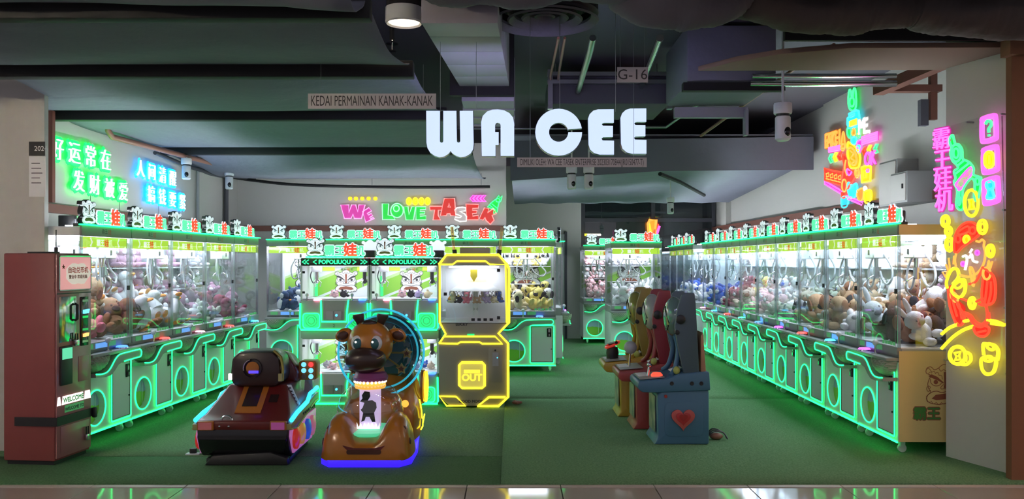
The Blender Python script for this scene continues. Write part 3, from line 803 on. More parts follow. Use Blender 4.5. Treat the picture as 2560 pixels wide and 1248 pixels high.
    obj('roof_led', cached('rled', lambda: MB().box(-.402, .402, -.462, -.40, 1.855, 1.866).mesh('roof_led', bevel=.004, seg=1)), GREEN, t)
    obj('ceiling_lamp', cached('lamp', lambda: MB().box(-.30, .30, -.28, .30, 1.752, 1.766).mesh('ceiling_lamp')), lamp, t)
    bn = obj('banner', cached('banner', lambda: MB().box(-.37, .37, -.405, -.392, 1.672, 1.762).mesh('banner')), 'banner', t)
    obj('banner_text', text_mesh('霸王', .062, off=.0015), 'banner_white', bn, (-.075, -.4065, 1.69)); obj('banner_text', text_mesh('机', .062), 'banner_white', bn, (.085, -.4065, 1.69))
    obj('banner_character', text_mesh('娃', .075, off=.002), mat('print_orange', (.85, .12, .02), .5, emit=(1., .12, .02), es=.35), bn, (.02, -.4065, 1.685))
    for s in (-1, 1): obj('banner_arrow', cached(('barrow', s), lambda: MB().ribbon([(s*.23, 1.755), (s*.205, 1.717), (s*.23, 1.68)], .018, -.4065).mesh('banner_arrow')), 'banner_white', bn)
    if detail:
        gx, gy = R.uniform(-.12, .12), R.uniform(-.12, .05)
        gt = obj('gantry_rail', cached('rail', lambda: MB().box(-.39, .39, -.02, .02, 1.69, 1.72).mesh('gantry_rail')), 'steel', t, (0, gy, 0))
        cr = obj('claw_carriage', cached('carr', lambda: MB().box(-.10, .10, -.08, .08, 1.58, 1.69).mesh('claw_carriage', bevel=.008, seg=1)), 'white_plastic', t, (gx, gy, 0))
        obj('carriage_slot', cached('carrs', lambda: MB().box(-.012, .012, -.086, -.08, 1.615, 1.66).mesh('carriage_slot')), 'black', cr)
        obj('cable', cached('cab1', lambda: wobble_tube([(-.09, 0, 1.60), (-.15, -.02, 1.47), (-.13, -.03, 1.33), (-.07, -.02, 1.32), (-.05, 0, 1.45), (-.05, 0, 1.58)], .010)), 'cable', cr)
        obj('cable', cached('cab2', lambda: wobble_tube([(.10, .02, 1.62), (.19, .05, 1.50), (.27, .02, 1.40), (.22, 0, 1.34), (.12, 0, 1.38), (.06, 0, 1.46)], .010)), 'cable', cr)
        cl = obj('claw', cached('claw', lambda: MB().cyl((0, 0, 0), .035, 1.40, 1.50, 12).cyl((0, 0, 0), .012, 1.50, 1.58, 8).mesh('claw')), 'chrome', t, (gx, gy, 0))
        for k in range(3):
            obj('claw_finger', cached('prong', lambda: MB().tube(smooth_line([(.03, 0, 1.42), (.085, 0, 1.38), (.09, 0, 1.31), (.045, 0, 1.25)], 4), .007, 6).mesh('claw_finger', smooth=True)), 'chrome', cl, rot=(0, 0, k*2*PI/3+.4))
        # delivery chute frame glowing in the left corner of the chamber
        obj('chute_wall', cached('chute', lambda: MB().box(-.13, -.122, -.40, -.13, .858, 1.02).box(-.385, -.13, -.138, -.13, .858, 1.02).mesh('chute_wall')), ACRYL, t)
    if shelves:
        for z in (1.22, 1.48):
            obj('shelf', cached('shelf', lambda: MB().box(-.36, .36, .22, .40, -.006, .006).mesh('shelf')), 'inner_white', t, (0, 0, z))
    if back != 'white':
        lion(t, (0, .395, 1.16), .44, .004, 'print_white', 'print_line', 'print_brown')
        obj('panel_text', text_mesh('娃', .12), 'print_red', t, (.05, .399, 1.60), (0, -.15, 0)); obj('panel_text', text_mesh('机', .09), 'print_green', t, (.16, .399, 1.62), (0, -.15, 0))
    if cream_end:
        obj('end_panel', cached('endp', lambda: MB().box(.4005, .408, -.42, .42, .10, .83).mesh('end_panel')), 'end_cream', t)
        obj('end_header', cached('endh', lambda: MB().box(.4005, .408, -.42, .42, 1.765, 1.85).mesh('end_header')), 'end_cream', t)
        o = lion(t, (.410, -.05, .40), .33, .002, 'end_cream', 'print_brown', 'print_brown', rot=(0, 0, PI/2))
        obj('end_text', text_mesh('霸王', .11, off=.010), 'print_brown', t, (.4088, -.20, .29), (0, 0, PI/2)); obj('end_text', text_mesh('霸王', .11, off=.003), 'print_green', t, (.4096, -.20, .29), (0, 0, PI/2))
    if topper:
        obj('added_roof_strip', cached('rfill', lambda: MB().box(-.34, .34, -.30, -.25, 1.846, 1.856).mesh('added_roof_strip')), ROOF_FILL, t)  # hidden strip, added to brighten the ceiling and the walls
        bd = obj('topper_base', cached('tbase', lambda: MB().box(-.36, .36, -.38, -.33, 1.845, 1.872).mesh('topper_base')), 'black', t)
        lion(t, (-.24, -.40, 1.868), .205, .03, 'sign_white', 'print_soft', 'print_brown', rim='black')
        sb = obj('topper_sign', cached('tsign', lambda: MB().box(-.10, .36, -.375, -.345, 1.872, 1.965).mesh('topper_sign', bevel=.006, seg=1)), 'black', t)
        obj('sign_outline', text_mesh('霸王', .118, .004, .013), 'sign_white', sb, (.025, -.379, 1.892)); obj('sign_text', text_mesh('霸王', .118, .002, .005), 'sign_green', sb, (.025, -.386, 1.892))
        obj('sign_outline', text_mesh('娃', .15, .004, .015), 'sign_white', sb, (.205, -.382, 1.888)); obj('sign_text', text_mesh('娃', .15, .002, .006), 'sign_red', sb, (.205, -.389, 1.888))
        obj('sign_outline', text_mesh('机', .11, .004, .013), 'sign_white', sb, (.318, -.379, 1.890)); obj('sign_text', text_mesh('机', .11, .002, .005), 'sign_green', sb, (.318, -.386, 1.890))
    return t

def sum_boxes(L):
    m = MB()
    for b in L: m.box(*b)
    return m

# ---------------------------------------------------------------- plush toys
def plush_mesh(kind):
    m = MB(); a = MB()
    E_ = lambda mb, c, r, rot=None: mb.ell(c, r, rot, 10, 6)
    if kind in ('bear', 'bunny', 'puppy'):
        E_(m, (0, 0, .105), (.088, .078, .105)); E_(m, (0, -.015, .245), (.092, .085, .082))
        for s in (-1, 1):
            E_(m, (s*.095, -.02, .13), (.035, .035, .07), (0, s*.7, 0)); E_(m, (s*.06, -.095, .04), (.042, .075, .04))
            if kind == 'bear': E_(m, (s*.065, -.005, .315), (.034, .02, .034))
            if kind == 'bunny': E_(m, (s*.045, .01, .375), (.028, .018, .085), (0, s*.2, 0))
            if kind == 'puppy': E_(a, (s*.088, -.005, .235), (.022, .038, .065), (0, s*-.25, 0))
        E_(a, (0, -.085, .225), (.042, .028, .032)); 
        for s in (-1, 1): E_(a, (s*.036, -.088, .262), (.010, .008, .011))
    elif kind == 'goose':
        E_(m, (0, .02, .10), (.10, .14, .095)); m.tube(smooth_line([(0, -.08, .10), (0, -.12, .19), (0, -.10, .27)], 3), [.06, .055, .05, .046, .045, .045, .045], 10)
        E_(m, (0, -.11, .30), (.062, .068, .058)); 
        for s in (-1, 1): E_(m, (s*.095, .04, .12), (.03, .10, .055), (.3, 0, s*.2))
        E_(a, (0, -.185, .29), (.035, .045, .016)); 
        for s in (-1, 1): E_(a, (s*.05, -.05, .012), (.035, .05, .012))
    elif kind == 'penguin':
        E_(m, (0, 0, .12), (.095, .085, .12)); E_(m, (0, -.005, .255), (.082, .078, .075))
        for s in (-1, 1): E_(m, (s*.10, -.01, .14), (.022, .04, .08), (0, s*.4, 0))
        E_(a, (0, -.035, .11), (.07, .062, .095)); E_(a, (0, -.045, .245), (.055, .045, .05))
    elif kind == 'ball':
        E_(m, (0, 0, .09), (.11, .11, .09)); E_(m, (.07, -.03, .17), (.03, .025, .04)); E_(m, (-.07, -.03, .17), (.03, .025, .04))
        E_(m, (.09, -.06, .03), (.04, .05, .03)); E_(m, (-.09, -.06, .03), (.04, .05, .03)); E_(a, (0, -.10, .10), (.03, .02, .022))
    return m.mesh('plush_'+kind, smooth=True), a.mesh('plush_face', smooth=True)
PLUSH_C = {'pink': (.78, .22, .30), 'brown': (.28, .13, .07), 'dark brown': (.09, .05, .04), 'tan': (.52, .34, .20), 'white': (.78, .78, .80), 'cream': (.78, .68, .42),
           'grey': (.36, .36, .38), 'sage': (.42, .47, .38), 'maroon': (.30, .07, .11), 'mauve': (.42, .24, .32), 'navy': (.05, .09, .17), 'blue': (.07, .14, .50), 'red': (.50, .05, .06),
           'yellow': (.80, .68, .22), 'pale pink': (.80, .52, .54), 'black': (.03, .03, .035), 'beige': (.62, .52, .42), 'orange': (.85, .36, .08), 'lilac': (.50, .42, .66)}
for k, c in PLUSH_C.items(): mat('plush_'+k, c, .9, bump=(90, .5, .008), spec=.15)
NPL = [0]
def plush(machine, kind, c1, c2, lx, ly, lz, s, rot, label, group):
    me, fa = cached(('plush', kind), lambda: plush_mesh(kind))
    M = Matrix.Translation(machine.location) @ Matrix.Rotation(machine.rotation_euler.z, 4, 'Z')
    o = obj('plush_'+kind, me, MAT['plush_'+c1], None, M @ Vector((lx, ly, lz)), (rot[0], rot[1], rot[2]+machine.rotation_euler.z), s)
    obj('face', fa, MAT['plush_'+c2], o)
    tag(o, label, 'plush toy', group); NPL[0] += 1
    return o
def plush_pile(machine, where, mix, n=9, seed=0, s=.9):
    """a heap of toys on the chamber floor; mix: list of (kind, body colour, face colour)"""
    R = random.Random(seed); cnt = 0; nx = 4
    slots = [(0, j, i) for j in (0, 1, 2) for i in range(nx)]+[(1, j, i) for j in (1, 2) for i in range(nx-1)]
    slots = sorted(slots[:], key=lambda q: (q[0], (q[1]*7+q[2]*5) % 6))[:12]+[(1, j, i) for j in (2, 1) for i in range(nx-1)]
    seen = set()
    for layer, j, i in slots:
        if (layer, j, i) in seen: continue
        seen.add((layer, j, i))
        if cnt >= n: return
        kind, a, b = mix[R.randrange(len(mix))] if cnt >= len(mix) else mix[cnt % len(mix)]
        k = s*R.uniform(.9, 1.12)
        x = -.28+.56*(i+.5*layer+R.uniform(-.12, .12))/(nx-1); y = -.25+.23*j+R.uniform(-.04, .04)
        x = max(-.25, min(.25, x)); y = max(-.25, min(.20, y))
        rot = (R.uniform(-1.1, -.2), R.uniform(-.4, .4), R.uniform(-.9, .9)) if R.random() < .6 else (R.uniform(-.3, .2), R.uniform(-.8, .8), R.uniform(-2, 2))
        me, _ = cached(('plush', kind), lambda: plush_mesh(kind))
        Rm = Euler(rot).to_matrix(); vs = [Rm @ v.co*k for v in me.vertices]
        lo = [min(v[q] for v in vs) for q in range(3)]; hi = [max(v[q] for v in vs) for q in range(3)]
        x = min(max(x, -.385-lo[0]), .385-hi[0]); y = min(max(y, -.395-lo[1]), .375-hi[1])          # stay inside the glass
        z = .861-lo[2]+layer*(.13*s+.02*R.random())+.025*j
        pos = ['front', 'middle', 'rear'][j]+' '+(['far left', 'centre left', 'centre right', 'far right'] if not layer else ['left', 'centre', 'right'])[i]
        plush(machine, kind, a, b, x, y, z, k, rot, f'{a} {kind} plush, {["low", "top"][layer]} {pos} in pile of {where}', f'plush pile in the {where}')
        cnt += 1
def plush_shelf(machine, where, mix, seed=0, s=.72, rows=(1.226, 1.486), n=4):
    R = random.Random(seed); od = ['first', 'second', 'third', 'fourth', 'fifth']
    for r, z in enumerate(rows):
        up = 'upper' if z > 1.4 else 'lower'
        for i in range(n):
            kind, a, b = mix[(i*3+r) % len(mix)]
            plush(machine, kind, a, b, -.27+.54*i/(n-1)+R.uniform(-.02, .02), .30, z+.004, s*R.uniform(.92, 1.05), (0, 0, R.uniform(-.35, .35)),
                  f'{a} {kind} plush, {od[i]} from the left on {up} shelf of {where}', f'shelf plush of the {where}')
# ---------------------------------------------------------------- rows of claw machines
def row_pos(p0, p1, k, step, back):
    a, b = Vector(p0), Vector(p1); t = (b-a).normalized()
    c = a + t*(step*(k+.5))
    return c
# left row: faces right, front line from (-3.57,6.95) to (-3.32,11.0)
a, b = Vector((-3.57, 6.955)), Vector((-3.32, 11.0)); t = (b-a).normalized(); nrm = Vector((-t.y, t.x))
rzL = math.atan2(t.y, t.x)
L_info = [('blue', 'first claw machine of the left row, beside the pink kiosk', [('bear', 'pink', 'brown'), ('puppy', 'brown', 'dark brown'), ('bear', 'pink', 'pale pink'), ('bear', 'brown', 'tan')], [('goose', 'white', 'orange'), ('bear', 'tan', 'brown')]),
          ('red', 'second claw machine of the left row from the pink kiosk', [('puppy', 'brown', 'dark brown'), ('puppy', 'tan', 'brown'), ('goose', 'white', 'orange'), ('bear', 'brown', 'tan')], [('goose', 'white', 'orange'), ('goose', 'white', 'orange')]),
          ('pink', 'middle claw machine of the left row', [('goose', 'white', 'orange'), ('goose', 'white', 'orange'), ('ball', 'white', 'grey')], [('bunny', 'mauve', 'white'), ('bear', 'mauve', 'white'), ('goose', 'white', 'orange')]),
          ('red', 'fourth claw machine of the left row from the pink kiosk', [('ball', 'white', 'grey'), ('ball', 'sage', 'grey'), ('puppy', 'sage', 'grey'), ('bear', 'mauve', 'white')], [('bunny', 'mauve', 'white'), ('ball', 'white', 'sage')]),
          ('cyan', 'last claw machine of the left row, in the corner', [('bear', 'maroon', 'mauve'), ('puppy', 'maroon', 'black'), ('bear', 'mauve', 'white')], [('bear', 'grey', 'white'), ('ball', 'grey', 'white')])]
for k, (bt, lab, mix, smix) in enumerate(L_info):
    c = a + t*(.81*(k+.5)) + nrm*.425
    m = claw_machine((c.x, c.y, 0.012), rzL, lab, 'claw machines of the left row', bt, seed=k)
    wn = ['first', 'second', 'third', 'fourth', 'fifth'][k]+' left machine'
    plush_pile(m, wn, mix, 15, 10+k, [1.0, 1.0, .95, .85, .85][k])
    plush_shelf(m, wn, smix, 20+k, .72)
# back row: faces the camera
B_info = [('blue', 'leftmost claw machine of the back row with navy plush', [('penguin', 'navy', 'white'), ('penguin', 'navy', 'white'), ('ball', 'navy', 'orange')]),
          ('red', 'second claw machine of the back row from the left', [('ball', 'white', 'grey'), ('bear', 'beige', 'brown')]),
          ('cyan', 'middle claw machine of the back row behind the twin crane', [('bear', 'pale pink', 'white'), ('ball', 'white', 'grey')]),
          ('pink', 'fourth claw machine of the back row behind the yellow machine', [('ball', 'lilac', 'white'), ('bear', 'white', 'grey')]),
          ('blue', 'rightmost claw machine of the back row with cream puppies', [('puppy', 'cream', 'black'), ('puppy', 'cream', 'black'), ('puppy', 'yellow', 'black'), ('puppy', 'white', 'black')])]
for k, (bt, lab, mix) in enumerate(B_info):
    m = claw_machine((.62-.812*(4.5-k), 11.75+.425, .012), 0, lab, 'claw machines of the back row', bt, back='lime', shelves=(k == 4), seed=30+k)
    plush_pile(m, ['first', 'second', 'third', 'fourth', 'fifth'][k]+' back machine', mix, 15 if k in (0, 4) else 4, 40+k, .85)
    if k == 4: plush_shelf(m, 'fifth back machine', [('puppy', 'white', 'black'), ('puppy', 'yellow', 'black')], 60, .66, rows=(1.486,), n=5)
m = claw_machine((.765-.425, 13.08, .012), PI/2, 'claw machine turned sideways behind the end of the back row', 'claw machines of the back row', 'purple', topper=True, seed=70)
# two machines standing in the rear aisle
m = claw_machine((1.546+.405, 13.2+.425, .012), 0, 'single claw machine standing in the rear aisle behind the children arcades', 'claw machines in the rear aisle', 'cyan', back='lime', shelves=True, seed=80)
plush_pile(m, 'single aisle machine', [('ball', 'white', 'grey'), ('bunny', 'white', 'pale pink')], 16, 81, .85)
plush_shelf(m, 'single aisle machine', [('ball', 'white', 'grey'), ('bear', 'white', 'grey')], 82, .7, rows=(1.486,), n=5)
m = claw_machine((1.345+.405, 15.9+.425, .012), 0, 'farthest claw machine half hidden at the left of the rear aisle', 'claw machines in the rear aisle', 'green', back='lime', shelves=True, seed=90)
plush_pile(m, 'farthest aisle machine', [('ball', 'pale pink', 'white'), ('bear', 'pale pink', 'white')], 14, 91, .85)
plush_shelf(m, 'farthest aisle machine', [('bear', 'white', 'pale pink'), ('bear', 'pale pink', 'white')], 92, .7, n=5)
# right row: faces left
a, b = Vector((3.105, 6.745)), Vector((3.20, 14.12)); t = (b-a).normalized(); nr = Vector((t.y, -t.x))
rzR = math.atan2(-t.y, -t.x)
R_info = [('purple', 'nearest claw machine of the right row with cream end panel', [('puppy', 'dark brown', 'black'), ('bear', 'brown', 'dark brown'), ('bunny', 'white', 'grey'), ('puppy', 'brown', 'black')], [('bear', 'mauve', 'white'), ('bear', 'white', 'grey'), ('bear', 'tan', 'brown')]),
          ('cyan', 'second claw machine of the right row from the front', [('ball', 'white', 'grey'), ('bunny', 'white', 'grey'), ('bear', 'tan', 'brown')], [('bear', 'tan', 'brown'), ('bear', 'beige', 'white')]),
          ('red', 'third claw machine of the right row from the front', [('puppy', 'tan', 'brown'), ('puppy', 'brown', 'black'), ('ball', 'sage', 'grey')], [('ball', 'white', 'grey'), ('ball', 'sage', 'white')]),
          ('purple', 'fourth claw machine of the right row from the front', [('puppy', 'grey', 'black'), ('ball', 'sage', 'grey'), ('puppy', 'tan', 'brown'), ('ball', 'black', 'blue')], [('ball', 'sage', 'white'), ('bear', 'white', 'grey')]),
          ('blue', 'middle claw machine of the right row', [('ball', 'sage', 'grey'), ('ball', 'white', 'grey'), ('bear', 'beige', 'brown')], [('bear', 'white', 'grey'), ('bear', 'tan', 'white')]),
          ('green', 'sixth claw machine of the right row from the front', [('bear', 'pale pink', 'white'), ('bear', 'white', 'blue'), ('ball', 'beige', 'white')], [('bear', 'pale pink', 'white'), ('bear', 'white', 'grey')]),
          ('red', 'seventh claw machine of the right row from the front', [('bear', 'beige', 'brown'), ('bear', 'yellow', 'orange'), ('bear', 'white', 'pale pink'), ('bear', 'pale pink', 'white')], [('bear', 'cream', 'white')]),
          ('cyan', 'eighth claw machine of the right row from the front', [('puppy', 'white', 'red'), ('bear', 'red', 'white'), ('bear', 'maroon', 'white')], [('bear', 'cream', 'white'), ('bear', 'pale pink', 'white')]),
          ('pink', 'ninth claw machine of the right row, last before the gap', [('bear', 'blue', 'white'), ('bear', 'white', 'blue'), ('ball', 'blue', 'yellow')], [('bear', 'pale pink', 'white')])]
for k, (bt, lab, mix, smix) in enumerate(R_info):
    c = a + t*(.82*(k+.5)) + nr*.425
    m = claw_machine((c.x, c.y, 0.012), rzR, lab, 'claw machines of the right row', bt, mir=True, cream_end=(k == 0), seed=100+k)
    w_ = ['first', 'second', 'third', 'fourth', 'fifth', 'sixth', 'seventh', 'eighth', 'ninth'][k]+' right machine'
    plush_pile(m, w_, mix, 16, 110+k, 1.0 if k < 3 else .9)
    if k < 4: plush_shelf(m, w_, smix, 130+k, .72, rows=(1.226, 1.486) if k < 2 else (1.226,))
for k in range(3):
    m = claw_machine((3.085+.425+.03*k, 14.36+.41+.82*k, .012), rzR, ['first', 'second', 'third'][k]+' claw machine of the far group beyond the gap in the right row', 'claw machines of the far right group', ['cyan', 'red', 'blue'][k], mir=True, shelves=False, seed=150+k)
    plush_pile(m, ['first', 'second', 'third'][k]+' far group machine', [('bear', 'white', 'blue'), ('bear', 'blue', 'white'), ('ball', 'lilac', 'white')], 8, 160+k, .9)
# ---------------------------------------------------------------- shop sign and plates (hung at the shop front)
SD = 6.0
def crop(ox, oy, s): return lambda p: (ox+p[0]/s, oy+p[1]/s)
cw = crop(1050, 260, 2560/580)
def on_sign(p, o):
    q = cw(p); x, _, z = P(q[0], q[1], SD); return (x-o[0], z-o[2])
Wp = [(65,72),(218,72),(218,410)] + [(237-19*math.cos(k*PI/6), 410+19*math.sin(k*PI/6)) for k in range(1, 6)] + [(256,410),(256,72),(402,72),(408,410)] + \
     [(427-18*math.cos(k*PI/6), 410+18*math.sin(k*PI/6)) for k in range(1, 6)] + [(446,410),(440,72),(588,72),(596,440),(590,500),(560,550),(510,580),(450,590),(400,575),(355,545),(337,520),(315,550),(270,580),(215,590),(160,575),(110,540),(80,490),(68,430)]
Ap = [(680,580),(672,200),(690,130),(740,80),(800,60),(860,57),(930,68),(990,100),(1030,150),(1042,220),(1042,578),(890,578),(890,230),(880,212),(855,203),(835,215),(828,235),(828,312),(868,312),(868,455),(832,455),(832,580)]
Cp = [(1530+262*math.cos(math.radians(a)), 312-262*math.sin(math.radians(a))) for a in range(10, 361, 10)] + [(1530+108*math.cos(math.radians(a)), 312-108*math.sin(math.radians(a))) for a in range(360, 9, -14)] + [(1632,280)]
Ep = [(2140,55),(2140,205),(2035,205),(2015,212),(2005,225),(2018,240),(2130,242),(2130,365),(2020,368),(2002,385),(2015,405),(2142,408),(2142,562),(1980,562),(1920,545),(1875,505),(1858,450),(1852,160),(1870,110),(1910,72),(1960,57)]
E2 = [(x+358, y-9) for x, y in Ep]
org = P(1340, 330, SD)
ss = thing('shop_sign', 'white lit shop letters reading WA CEE hanging at the shop front', 'sign', org)
FACE = glow('letter_face', (.58, .71, 1.), .72)
mat('letter_edge', (.03, .03, .09), .25)
for ix, q in enumerate((Wp, Ap, Cp, Ep, E2)):
    pl = [on_sign(p, org) for p in q]
    cx = sum(p[0] for p in pl)/len(pl); cz = sum(p[1] for p in pl)/len(pl)
    lt = obj('letter', MB().prism(pl, .004, .06), 'letter_edge', ss)
    bq = {0: (268, 92, 392, 400), 1: (695, 110, 812, 560), 2: (1300, 200, 1410, 420), 3: (1875, 120, 1985, 500), 4: (2233, 112, 2343, 492)}[ix]
    a_, b_ = on_sign(bq[:2], org), on_sign(bq[2:], org)
    obj('added_back_fill', MB().box(min(a_[0], b_[0]), max(a_[0], b_[0]), .0605, .064, min(a_[1], b_[1]), max(a_[1], b_[1])), glow('letter_back_fill', (.58, .54, 1.), 34.), lt)  # added out of sight behind the letter to light the duct
    obj('letter_face', MB().prism([(cx+(p[0]-cx)*.985, cz+(p[1]-cz)*.985) for p in pl], -.004, .004), FACE, lt)
for px in (1100, 1190, 1400, 1540):
    x = P(px, 0, SD)[0]-org[0]
    obj('hanging_wire', MB().tube([(x, .03, .15), (x, .03, 3.64-org[2])], .002, 5), 'steel', ss)
mat('plate', (.60, .55, .58), .6)
def plate(px0, py0, px1, py1, txt, label, h, dy=.0, xs=1., yb=.25):
    a = P(px0, py1, SD-.01); b = P(px1, py0, SD-.01); c = ((a[0]+b[0])/2, SD-.01, a[2])
    w_, hh = b[0]-a[0], b[2]-a[2]
    t = thing('name_plate', label, 'sign', c, 0, 'grey plates of the shop front')
    obj('board', MB().box(-w_/2, w_/2, 0, .006, 0, hh), 'plate', t)
    me = text_mesh(txt, 1.0)
    vs = [v.co for v in me.vertices]; x0, x1 = min(v.x for v in vs), max(v.x for v in vs); z1 = max(v.z for v in vs)
    obj('lettering', me, 'print_line', t, (-(x0+x1)/2*(w_*.95/(x1-x0)), -.001, hh*.2), scale=(w_*.95/(x1-x0), 1, hh*.66/z1))
    for s in (-1, 1): obj('wire', MB().tube([(s*w_*.4, .004, hh), (s*w_*.4, .004, 3.64-c[2] if px0 > 1100 else 2.97-c[2])], .0015, 4), 'steel', t)
plate(770, 234, 1090, 272, 'KEDAI PERMAINAN KANAK-KANAK', 'long grey plate reading KEDAI PERMAINAN KANAK-KANAK', 0)
plate(1543, 168, 1620, 206, 'G-16', 'small grey plate reading unit number G-16', 0)
plate(1293, 394, 1617, 418, 'DIMILIKI OLEH: WA CEE TASEK ENTERPRISE 202303170844(JR0150477-T)', 'narrow grey owner plate below the lit shop letters', 0)

# ---------------------------------------------------------------- neon signs
NEON = {}
def neon(c, core=None, s=2.2):
    k = 'neon_%02d%02d%02d_%d' % (*[int(x*99) for x in c], int(s*100))
    return glow(k, core or c, s)
def halo(c, s=1.0):  # acrylic backing; the tubes' glow on it is put in as emission
    return glow('backing_%02d%02d%02d_%d' % (*[int(x*99) for x in c], int(s*100)), c, s, base=tuple(.03+.30*x for x in c))
G_, B_, R_, Y_, M_, O_, Wt, C_ = (.0, 1., .07), (.0, .36, 1.), (1., .03, .015), (1., .72, .0), (1., .04, .55), (1., .28, .02), (1., .9, .88), (.02, .75, 1.)
core = {G_: (.06, 1., .26), B_: (.06, .58, 1.), R_: (1., .05, .02), Y_: (1., .80, .02), M_: (1., .11, .72), O_: (1., .32, .05), Wt: (1., .95, .92), C_: (.05, .75, 1.)}
# writing on the left wall: 'x' of the lettering runs along +y
def wall_text(lines, c, label, d0):
    z0 = 2.2; o = thing('neon_writing', label, 'neon sign', (lw(d0)+.045, d0, z0), 0, 'neon writing on the left wall')
    for s, d, z, step, sz, drop in lines:
        for k, ch in enumerate(s):
            dd = d+step*k; p = (lw(dd)-lw(d0), dd-d0, z-z0-drop*k)
            pl = obj('backing_glyph', text_mesh(ch, sz, .003, sz*.10), halo(c, 2.4), o, p, (0, 0, PI/2+.0))
            if k in (1, 3) and z < 2.4: obj('power_lead', MB().tube([(p[0]-.03, p[1], p[2]-.02), (p[0]-.035, p[1]+.02, p[2]-.13), (p[0]-.02, p[1]+.05, p[2]-.20)], .003, 5), 'dark_cable', o)
            obj('neon_glyph', text_mesh(ch, sz*.96, .008, -sz*.012), glow('neon_writing_%d' % int(c[1]*99), tuple(.5+.5*v for v in core[c]), 1.6), pl, (0.0, -.018, .003))
    return o
wall_text([('好运常在', 8.04, 2.555, .30, .245, .0), ('发财被爱', 8.42, 2.285, .30, .235, .01)], G_, 'green neon writing of two slanted lines on the left wall', 8.04)
wall_text([('人间清醒', 9.72, 2.56, .285, .22, .01), ('搞钱要紧', 9.99, 2.285, .29, .22, .01)], B_, 'blue neon writing of two lines on the left wall', 9.72)
# slogan on the back wall
def back_pt(px, py, d=12.93): return P(px, py, d)
cs = crop(840, 470, 2560/440)
so = P(1050, 560, 12.95)
sl = thing('neon_slogan', 'colourful neon slogan WE LOVE TASEK on the back wall', 'neon sign', so)
def sl_poly(pts): return [((lambda q: (P(q[0], q[1], 12.95)[0]-so[0], P(q[0], q[1], 12.95)[2]-so[2]))(cs(p))) for p in pts]
def letter(pts, c, holes=(), fill=.30):
    q = sl_poly(pts)
    bk = obj('letter_backing', MB().prism(q, -.002, .004), halo(c, fill), sl)
    pale = glow('slogan_%d_%d_%d' % tuple(int(99*v) for v in c), tuple(.26+.74*v for v in core[c]), .95)
    obj('neon_tube', MB().tube(xz(q, -.018), .009, 6, True).mesh('neon_tube', smooth=True), pale, bk)
    for h in holes: obj('neon_tube', MB().tube(xz(sl_poly(h), -.018), .009, 6, True).mesh('neon_tube', smooth=True), pale, bk)
letter([(70,248),(190,248),(190,360),(230,248),(290,248),(320,350),(335,248),(425,248),(375,445),(270,445),(250,380),(225,445),(125,445)], M_)
letter([(390,345),(480,288),(520,335),(455,375),(475,395),(515,372),(535,405),(490,432),(505,452),(545,428),(560,445),(435,500)], M_)
letter([(675,232),(770,232),(760,395),(830,405),(865,460),(680,460)], G_)
letter([(890+92*math.cos(k*PI/9), 330+103*math.sin(k*PI/9)) for k in range(18)], G_, [[(880+42*math.cos(k*PI/6), 300+45*math.sin(k*PI/6)) for k in range(12)]])
letter([(985,275),(1050,275),(1062,390),(1105,275),(1160,275),(1130,465),(1020,465)], G_)
letter([(1165,275),(1310,275),(1305,315),(1225,320),(1222,345),(1295,345),(1290,380),(1222,382),(1225,412),(1310,405),(1310,465),(1165,465)], G_)
letter([(1365,268),(1545,268),(1540,325),(1490,325),(1488,400),(1520,465),(1415,465),(1435,320),(1370,325)], R_)
letter([(1575,155),(1725,155),(1745,405),(1670,405),(1660,375),(1615,378),(1605,405),(1520,405)], R_, [[(1630,280),(1645,225),(1665,285)]])
letter([(1730,320),(1760,290),(1840,280),(1890,290),(1885,335),(1800,345),(1870,375),(1900,420),(1895,485),(1800,490),(1725,455),(1735,425),(1810,430),(1830,415),(1740,380)], Wt, fill=.14)
letter([(1890,235),(2075,240),(2070,295),(1985,300),(1985,325),(2050,328),(2045,370),(1985,375),(1990,410),(2070,400),(2070,465),(1905,465)], R_)
letter([(2160,290),(2225,305),(2205,360),(2290,300),(2335,375),(2270,400),(2300,470),(2245,530),(2180,470),(2170,430),(2140,470),(2085,445)], R_)
for cx in (205, 290, 382, 475, 573):
    q = sl_poly([(cx+30*math.cos(k*PI/8), 155+28*math.sin(k*PI/8)) for k in range(16)])
    dk_ = obj('neon_dot', MB().prism(q, -.004, .004), halo(Y_, 1.0), sl)
    obj('dot_core', MB().prism(sl_poly([(cx+14*math.cos(k*PI/5), 155+13*math.sin(k*PI/5)) for k in range(10)]), -.014, -.004), neon(Y_, core[Y_], 1.3), dk_)
for cx in (1062, 1155, 1245, 1335):
    q = sl_poly([(cx+37*math.cos(k*PI/10), 195+52*math.sin(k*PI/10)) for k in range(20)])
    ck = obj('neon_coin', MB().prism(q, -.004, .004), halo(Y_, 1.0), sl)
    obj('neon_tube', MB().tube(xz(q, -.012), .008, 6, True).mesh('neon_tube', smooth=True), neon(Y_, core[Y_], 1.3), ck)
    obj('coin_bar', MB().tube(xz(sl_poly([(cx-12, 175), (cx+12, 185), (cx-12, 205), (cx+12, 215)]), -.012), .006, 6), neon(Y_, core[Y_], 1.3), ck)
for k in range(4):
    x = 1950+52*k
    q = sl_poly([(x, 155), (x+42, 108), (x+75, 108), (x+35, 155), (x+75, 200), (x+42, 200)])
    bk = obj('neon_arrow', MB().prism(q, -.002, .004), halo(M_, .4), sl)
    obj('neon_tube', MB().tube(xz(q, -.014), .007, 6, True).mesh('neon_tube', smooth=True), neon(M_, core[M_], 1.25), bk)
q = sl_poly([(2205,280),(2260,215),(2330,160),(2370,110),(2385,150),(2415,115),(2400,190),(2370,215),(2355,280),(2345,350),(2290,375),(2300,320),(2240,290)])
bk = obj('claw_backing', MB().prism(q, -.002, .004), halo(G_, .35), sl)
